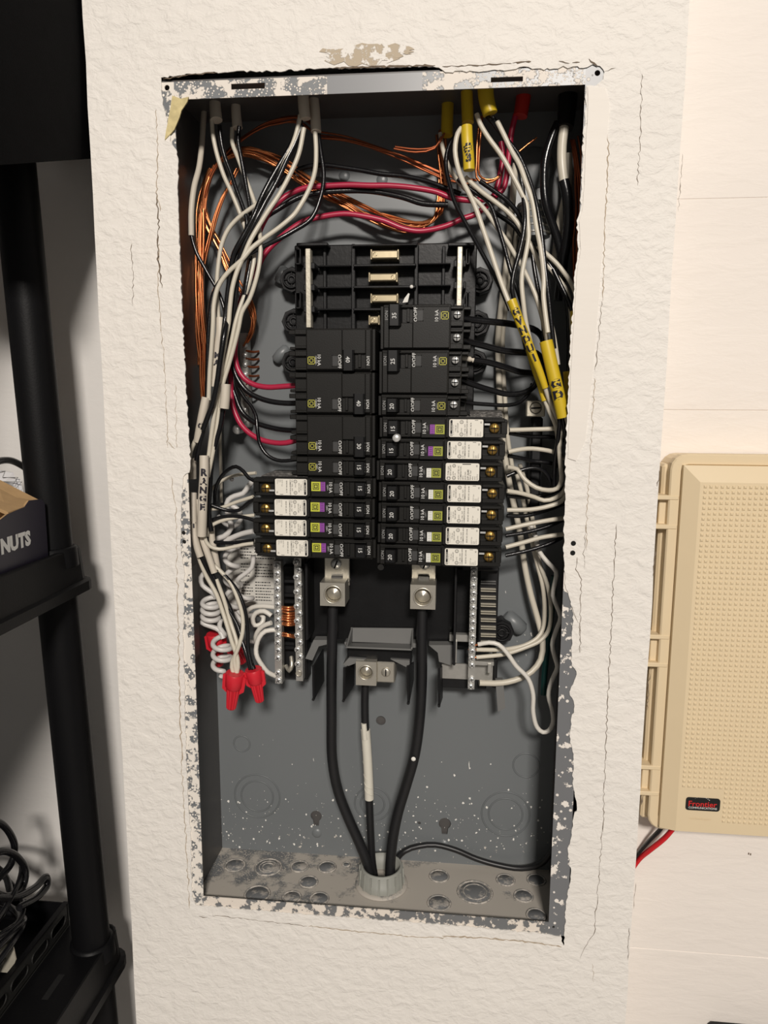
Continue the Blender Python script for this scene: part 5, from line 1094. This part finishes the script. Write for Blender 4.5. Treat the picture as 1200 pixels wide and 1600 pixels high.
# ------------------------------------------------------------------ shelving at the left
PA, PB = P(16, 200, .0), P(142, 1460, .0)          # axis of the near-wall right post
dirp = (PB-PA)/(PB.z-PA.z)
def post_at(z): return PA+dirp*(z-PA.z)
shf = thing('shelving_unit', 'black plastic shelving unit at the left with round posts and deep rimmed shelves', 'shelf', Vector((-.55, -.2, -1.35)))
RP = .0181
for dx, dy in ((0, 0), (0, -.42), (-.62, 0), (-.62, -.42)):
    e = Vector((dx, dy, 0)); mb = MB(); mb.cyl(post_at(.75)+e, post_at(-1.35)+e, RP, n=28); part(mb, 'post', 'shelf', shf)
def tier(zt_, hgt, deck):
    """rimmed shelf whose right back corner wraps the post; zt_ = rim top"""
    c = post_at(zt_); xo, yo = c.x+.0195, .030; mb = MB()
    def R(z, g, q): return [Vector((x, y, z)) for x, y in [(p[0], p[1]) for p in rrect(xo-.70-g, xo+g, yo-.50-g, yo+g, q)]]
    mb.loft([R(zt_-hgt, 0, .016), R(zt_-hgt, .0055, .018), R(zt_-hgt+.009, .0055, .018), R(zt_-hgt+.0105, .001, .016), R(zt_-.001, -.0015, .015), R(zt_, -.003, .015)], False, False)
    if deck:   # flat deck flush with the rim
        mb.add(R(zt_, -.003, .015), [tuple(range(20))])
    else:
        mb.loft([R(zt_, -.003, .015), R(zt_, -.007, .012), R(zt_-.016, -.007, .012)], False, False); mb.add(R(zt_-.016, -.007, .012), [tuple(range(20))])
    mb.add(R(zt_-hgt, 0, .016), [tuple(range(20))])
    part(mb, 'shelf', 'shelf', shf); mb = MB(); mb.lathe(post_at(zt_-.016), (0, 0, 1), [(0, RP+.004), (.018, RP+.003), (.019, RP)], 24); part(mb, 'socket', 'shelf', shf)
    return xo, yo
zU, zM, zL = P(128, 210, .03).z, P(118, 852, .02).z, P(186, 1452, .02).z
xoU, yoU = tier(zU+.030, .044, False); xoM, yoM = tier(zM, .043, False); xoL, yoL = tier(zL, .043, True)
c = post_at(zL); mb = MB(); mb.box((c.x-.010, -.075, zL), (c.x-.004, -.045, zL+.0004)); part(mb, 'slot', 'hole', shf)
# black bag between the shelving and the column, drawn forward to shade the post
z0b = P(100, 249, .055).z; bag = MB(); rs = []
for i in range(12):
    f = i/11; g = []
    for x, y in rrect(-.334, XL-.0022, -.165, .083, .020, 6):
        zb_ = P(100, 250-6*math.sin((x+.34)*30), y).z; sq = .90+.10*min(1, f*4)
        xc, yc_ = -.29, -.04; g.append(Vector((xc+(x-xc)*sq+.0015*math.sin(60*y+3*f), yc_+(y-yc_)*sq if y < 0 else y, zb_+(.76-zb_)*f**1.3)))
    rs.append(g)
bag.loft(rs, True, True); bo = tag(bag.build('fabric_bag', 'bag'), 'black fabric bag hanging between the shelving and the column at upper left', 'bag')
MB().tube(spline([Vector((-.336, -.16, z0b+.05)), Vector((-.318, -.168, z0b+.062)), Vector((-.300, -.167, z0b+.05)), Vector((-.30, -.167, z0b+.03)), Vector((-.32, -.168, z0b+.035))]), .0016, 8).build('strap', 'bag', bo)
# carton on the middle shelf
zf = zM-.016
ct = thing('carton', 'torn open navy carton with white NUTS lettering on the middle shelf', 'box', (xoM-.12, -.2, zf))
fx = xoM-.010; f0 = P(0, 880, 0); yA, yB = -.40, -.066; xb = fx-.16
def PXv(u, v): return PX(u, v, fx)
top = [PXv(0, 814), PXv(14, 803), PXv(28, 797), PXv(40, 792), PXv(47, 782), PXv(56, 781), PXv(65, 780), PXv(70, 787)]
yB = PXv(70, 787).y; poly = [(p.y, p.z) for p in top]
outl = [(yB, zf+.0006), (yB, poly[-1][1])]+poly[::-1][1:]+[(yA, poly[0][1]-.004), (yA, zf+.0006)]
mb = MB(); mb.prism(outl, lambda a, b, d: (d, a, b), fx, fx-.0012); part(mb, 'printed_side', 'carton', ct)
mb = MB(); mb.prism([(q[0], q[1]-.0002) for q in outl], lambda a, b, d: (d, a, b), fx-.0012, fx-.0032); part(mb, 'board', 'cardboard', ct)
hB = top[-1].z-zf
mb = MB(); mb.box((xb, yB-.003, zf+.0006), (fx-.0032, yB-.0005, top[-1].z+.002)); mb.box((xb, yA, zf+.0006), (xb+.003, yB-.003, top[0].z)); mb.box((xb, yA, zf+.0006), (fx-.0032, yB-.003, zf+.004)); part(mb, 'inner_board', 'cardboard', ct)
fl = [Vector((fx-.001, PXv(15, 806).y, PXv(15, 806).z)), Vector((fx-.001, yB-.004, top[-1].z)), Vector((fx-.040, yB-.006, top[-1].z+.020)), Vector((fx-.052, PXv(15, 806).y+.01, top[-1].z+.014))]
mb = MB(); quad3(mb, fl, (0, 0, .003)); part(mb, 'folded_flap', 'cardboard', ct)
n0, n1 = PXv(2, 864), PXv(47, 838); tv = PXv(3, 864); axv = Vector((0, 1, 0)); 
mb = MB(); wv = glyphs('NUTS', .06)[2]; sz_ = (PXv(47, 838).y-PXv(1, 862).y)/wv
cen = (PXv(1, 852)+PXv(47, 838))/2; cen.z = (PXv(24, 847).z); cen.x = fx
mb.text('NUTS', sz_, cen, (0, 1, 0), (0, 0, 1), .0003, 'C', .06); part(mb, 'printed_word', 'white_ink', ct)
pa = MB(); px_ = fx-.045
for k, qq in enumerate((((-30, 730), (20, 738), (33, 778), (-30, 792)), ((-30, 744), (30, 748), (39, 782), (-30, 796)), ((-30, 757), (24, 760), (37, 787), (-30, 798)))):
    quad3(pa, [PX(u, v, px_-.012+.003*k+(.016 if u > 0 else -.03)) for u, v in qq], (.0006, 0, 0))
pao = tag(pa.build('papers', 'paper_white'), 'white papers sticking up out of the navy carton', 'paper'); pl = MB()
for qq in (((-10, 738), (8, 736), (4, 746), (28, 746), (20, 757), (0, 752)), ((-10, 752), (34, 753), (24, 764), (10, 762))):
    pl.tube([PX(u, v, px_-.012+.0085+.046*(u+30)/60-.032) for u, v in qq], .00035, 5)
pl.build('printed_lines', 'dim_ink', pao)
tag(MB().tube(spline([PX(-30, 740, px_-.02), PX(-8, 723, px_-.02), PX(12, 719, px_-.02), PX(28, 724, px_-.02), PX(46, 738, px_-.02), PX(60, 770, px_-.02)]), .0034, 10).build('power_cord', 'w_black'), 'black cord arching above the papers in the navy carton', 'cord')
# bottom shelf: slotted tray, cable tangle, small metal bracket
zD = zL+.0006; xt = xoL-.055
tr = thing('slotted_tray', 'black metal tray with oval slots on the bottom shelf', 'tray', (xt-.1, -.2, zD))
rp = PX(108, 1432, xt); y1_ = min(rp.y, .02); hT = .026; loops = [[(y1_-.34, zD), (y1_, zD), (y1_, zD+hT), (y1_-.34, zD+hT)]]
for k in range(9):
    yc_ = y1_-.020-k*.034; loops.append([(yc_+(.008 if math.cos(t) > 0 else -.008)+.0055*math.cos(t), zD+hT/2+.0055*math.sin(t)) for t in [i*.3927 for i in range(16)]])
mb = MB(); mb.plate(loops, 0, .0012); mb.v = [(xt+p[1], p[0], p[2]) for p in mb.v]; part(mb, 'slotted_side', 'tray_metal', tr)
mb = MB(); mb.box((xt-.30, y1_-.34, zD), (xt, y1_, zD+.0012)); mb.box((xt-.30, y1_-.0012, zD), (xt, y1_, zD+hT)); mb.box((xt-.004, y1_-.34, zD+hT), (xt+.0012, y1_, zD+hT+.0012)); part(mb, 'pan', 'shelf', tr)
rnd = random.Random(9); cc = Vector((xt-.075, y1_-.085, zD+.03)); pts = []
gT = 'black cables tangled on the bottom shelf'
for k in range(7):
    pts = []; ax_ = rnd.uniform(.05, .075); ay = rnd.uniform(.06, .085); ph = rnd.random()*6; zz = .008*k
    for i in range(19):
        t = ph+i*.40; pts.append(cc+Vector((math.cos(t)*ax_, math.sin(t)*ay, zz+.010*math.sin(2*t+k)+.004*math.cos(t*3))))
    tag(MB().tube(spline(pts, .006), .0030 if k % 2 else .0024, 8).build('black_cable', 'w_black', recalc=False), 'coil of black cable in the tangle on the bottom shelf', 'cable', gT)
q = [PX(-30, 1290, xt-.03), PX(-5, 1284, xt-.03), PX(14, 1300, xt-.03), PX(23, 1325, xt-.03), PX(17, 1350, xt-.03), PX(-5, 1375, xt-.03)]
tag(MB().tube(spline(q), .0034, 10).build('black_cable', 'w_black'), 'black cable rising in a tall loop above the tangle on the bottom shelf', 'cable')
q = [PX(-10, 1395, xt-.02), PX(15, 1400, xt-.02), PX(36, 1385, xt-.02), PX(40, 1362, xt-.02), PX(28, 1340, xt-.02), PX(5, 1330, xt-.02), PX(-20, 1340, xt-.02)]
tag(MB().tube(spline(q), .0034, 10).build('black_cable', 'w_black'), 'black cable in a lower loop in front of the tall one on the bottom shelf', 'cable')
q = [PX(-10, 1405, xt-.015), PX(30, 1400, xt-.015), PX(58, 1384, xt-.015), PX(72, 1370, xt-.015), PX(74, 1382, xt-.015), PX(60, 1400, xt-.015), PX(30, 1418, xt-.015)]
tag(MB().tube(spline(q), .0036, 10).build('black_cable', 'w_black'), 'black cable hooked over at the right end of the tangle', 'cable')
a = PX(8, 1490, xt-.012); b_ = thing('metal_bracket', 'small grey metal bracket with a round hole in the slotted tray', 'bracket', a)
mb = MB(); mb.plate([[(a.x-.02, a.z-.02), (a.x+.004, a.z-.02), (a.x+.010, a.z-.006), (a.x+.008, a.z+.010), (a.x-.02, a.z+.012)], circle(a.x+.003, a.z+.004, .003, 12)], a.y, a.y+.0015); part(mb, 'plate', 'rail', b_)
mb = MB(); mb.box((a.x-.02, a.y, a.z+.012), (a.x+.004, a.y+.012, a.z+.0135)); part(mb, 'tab', 'rail', b_)
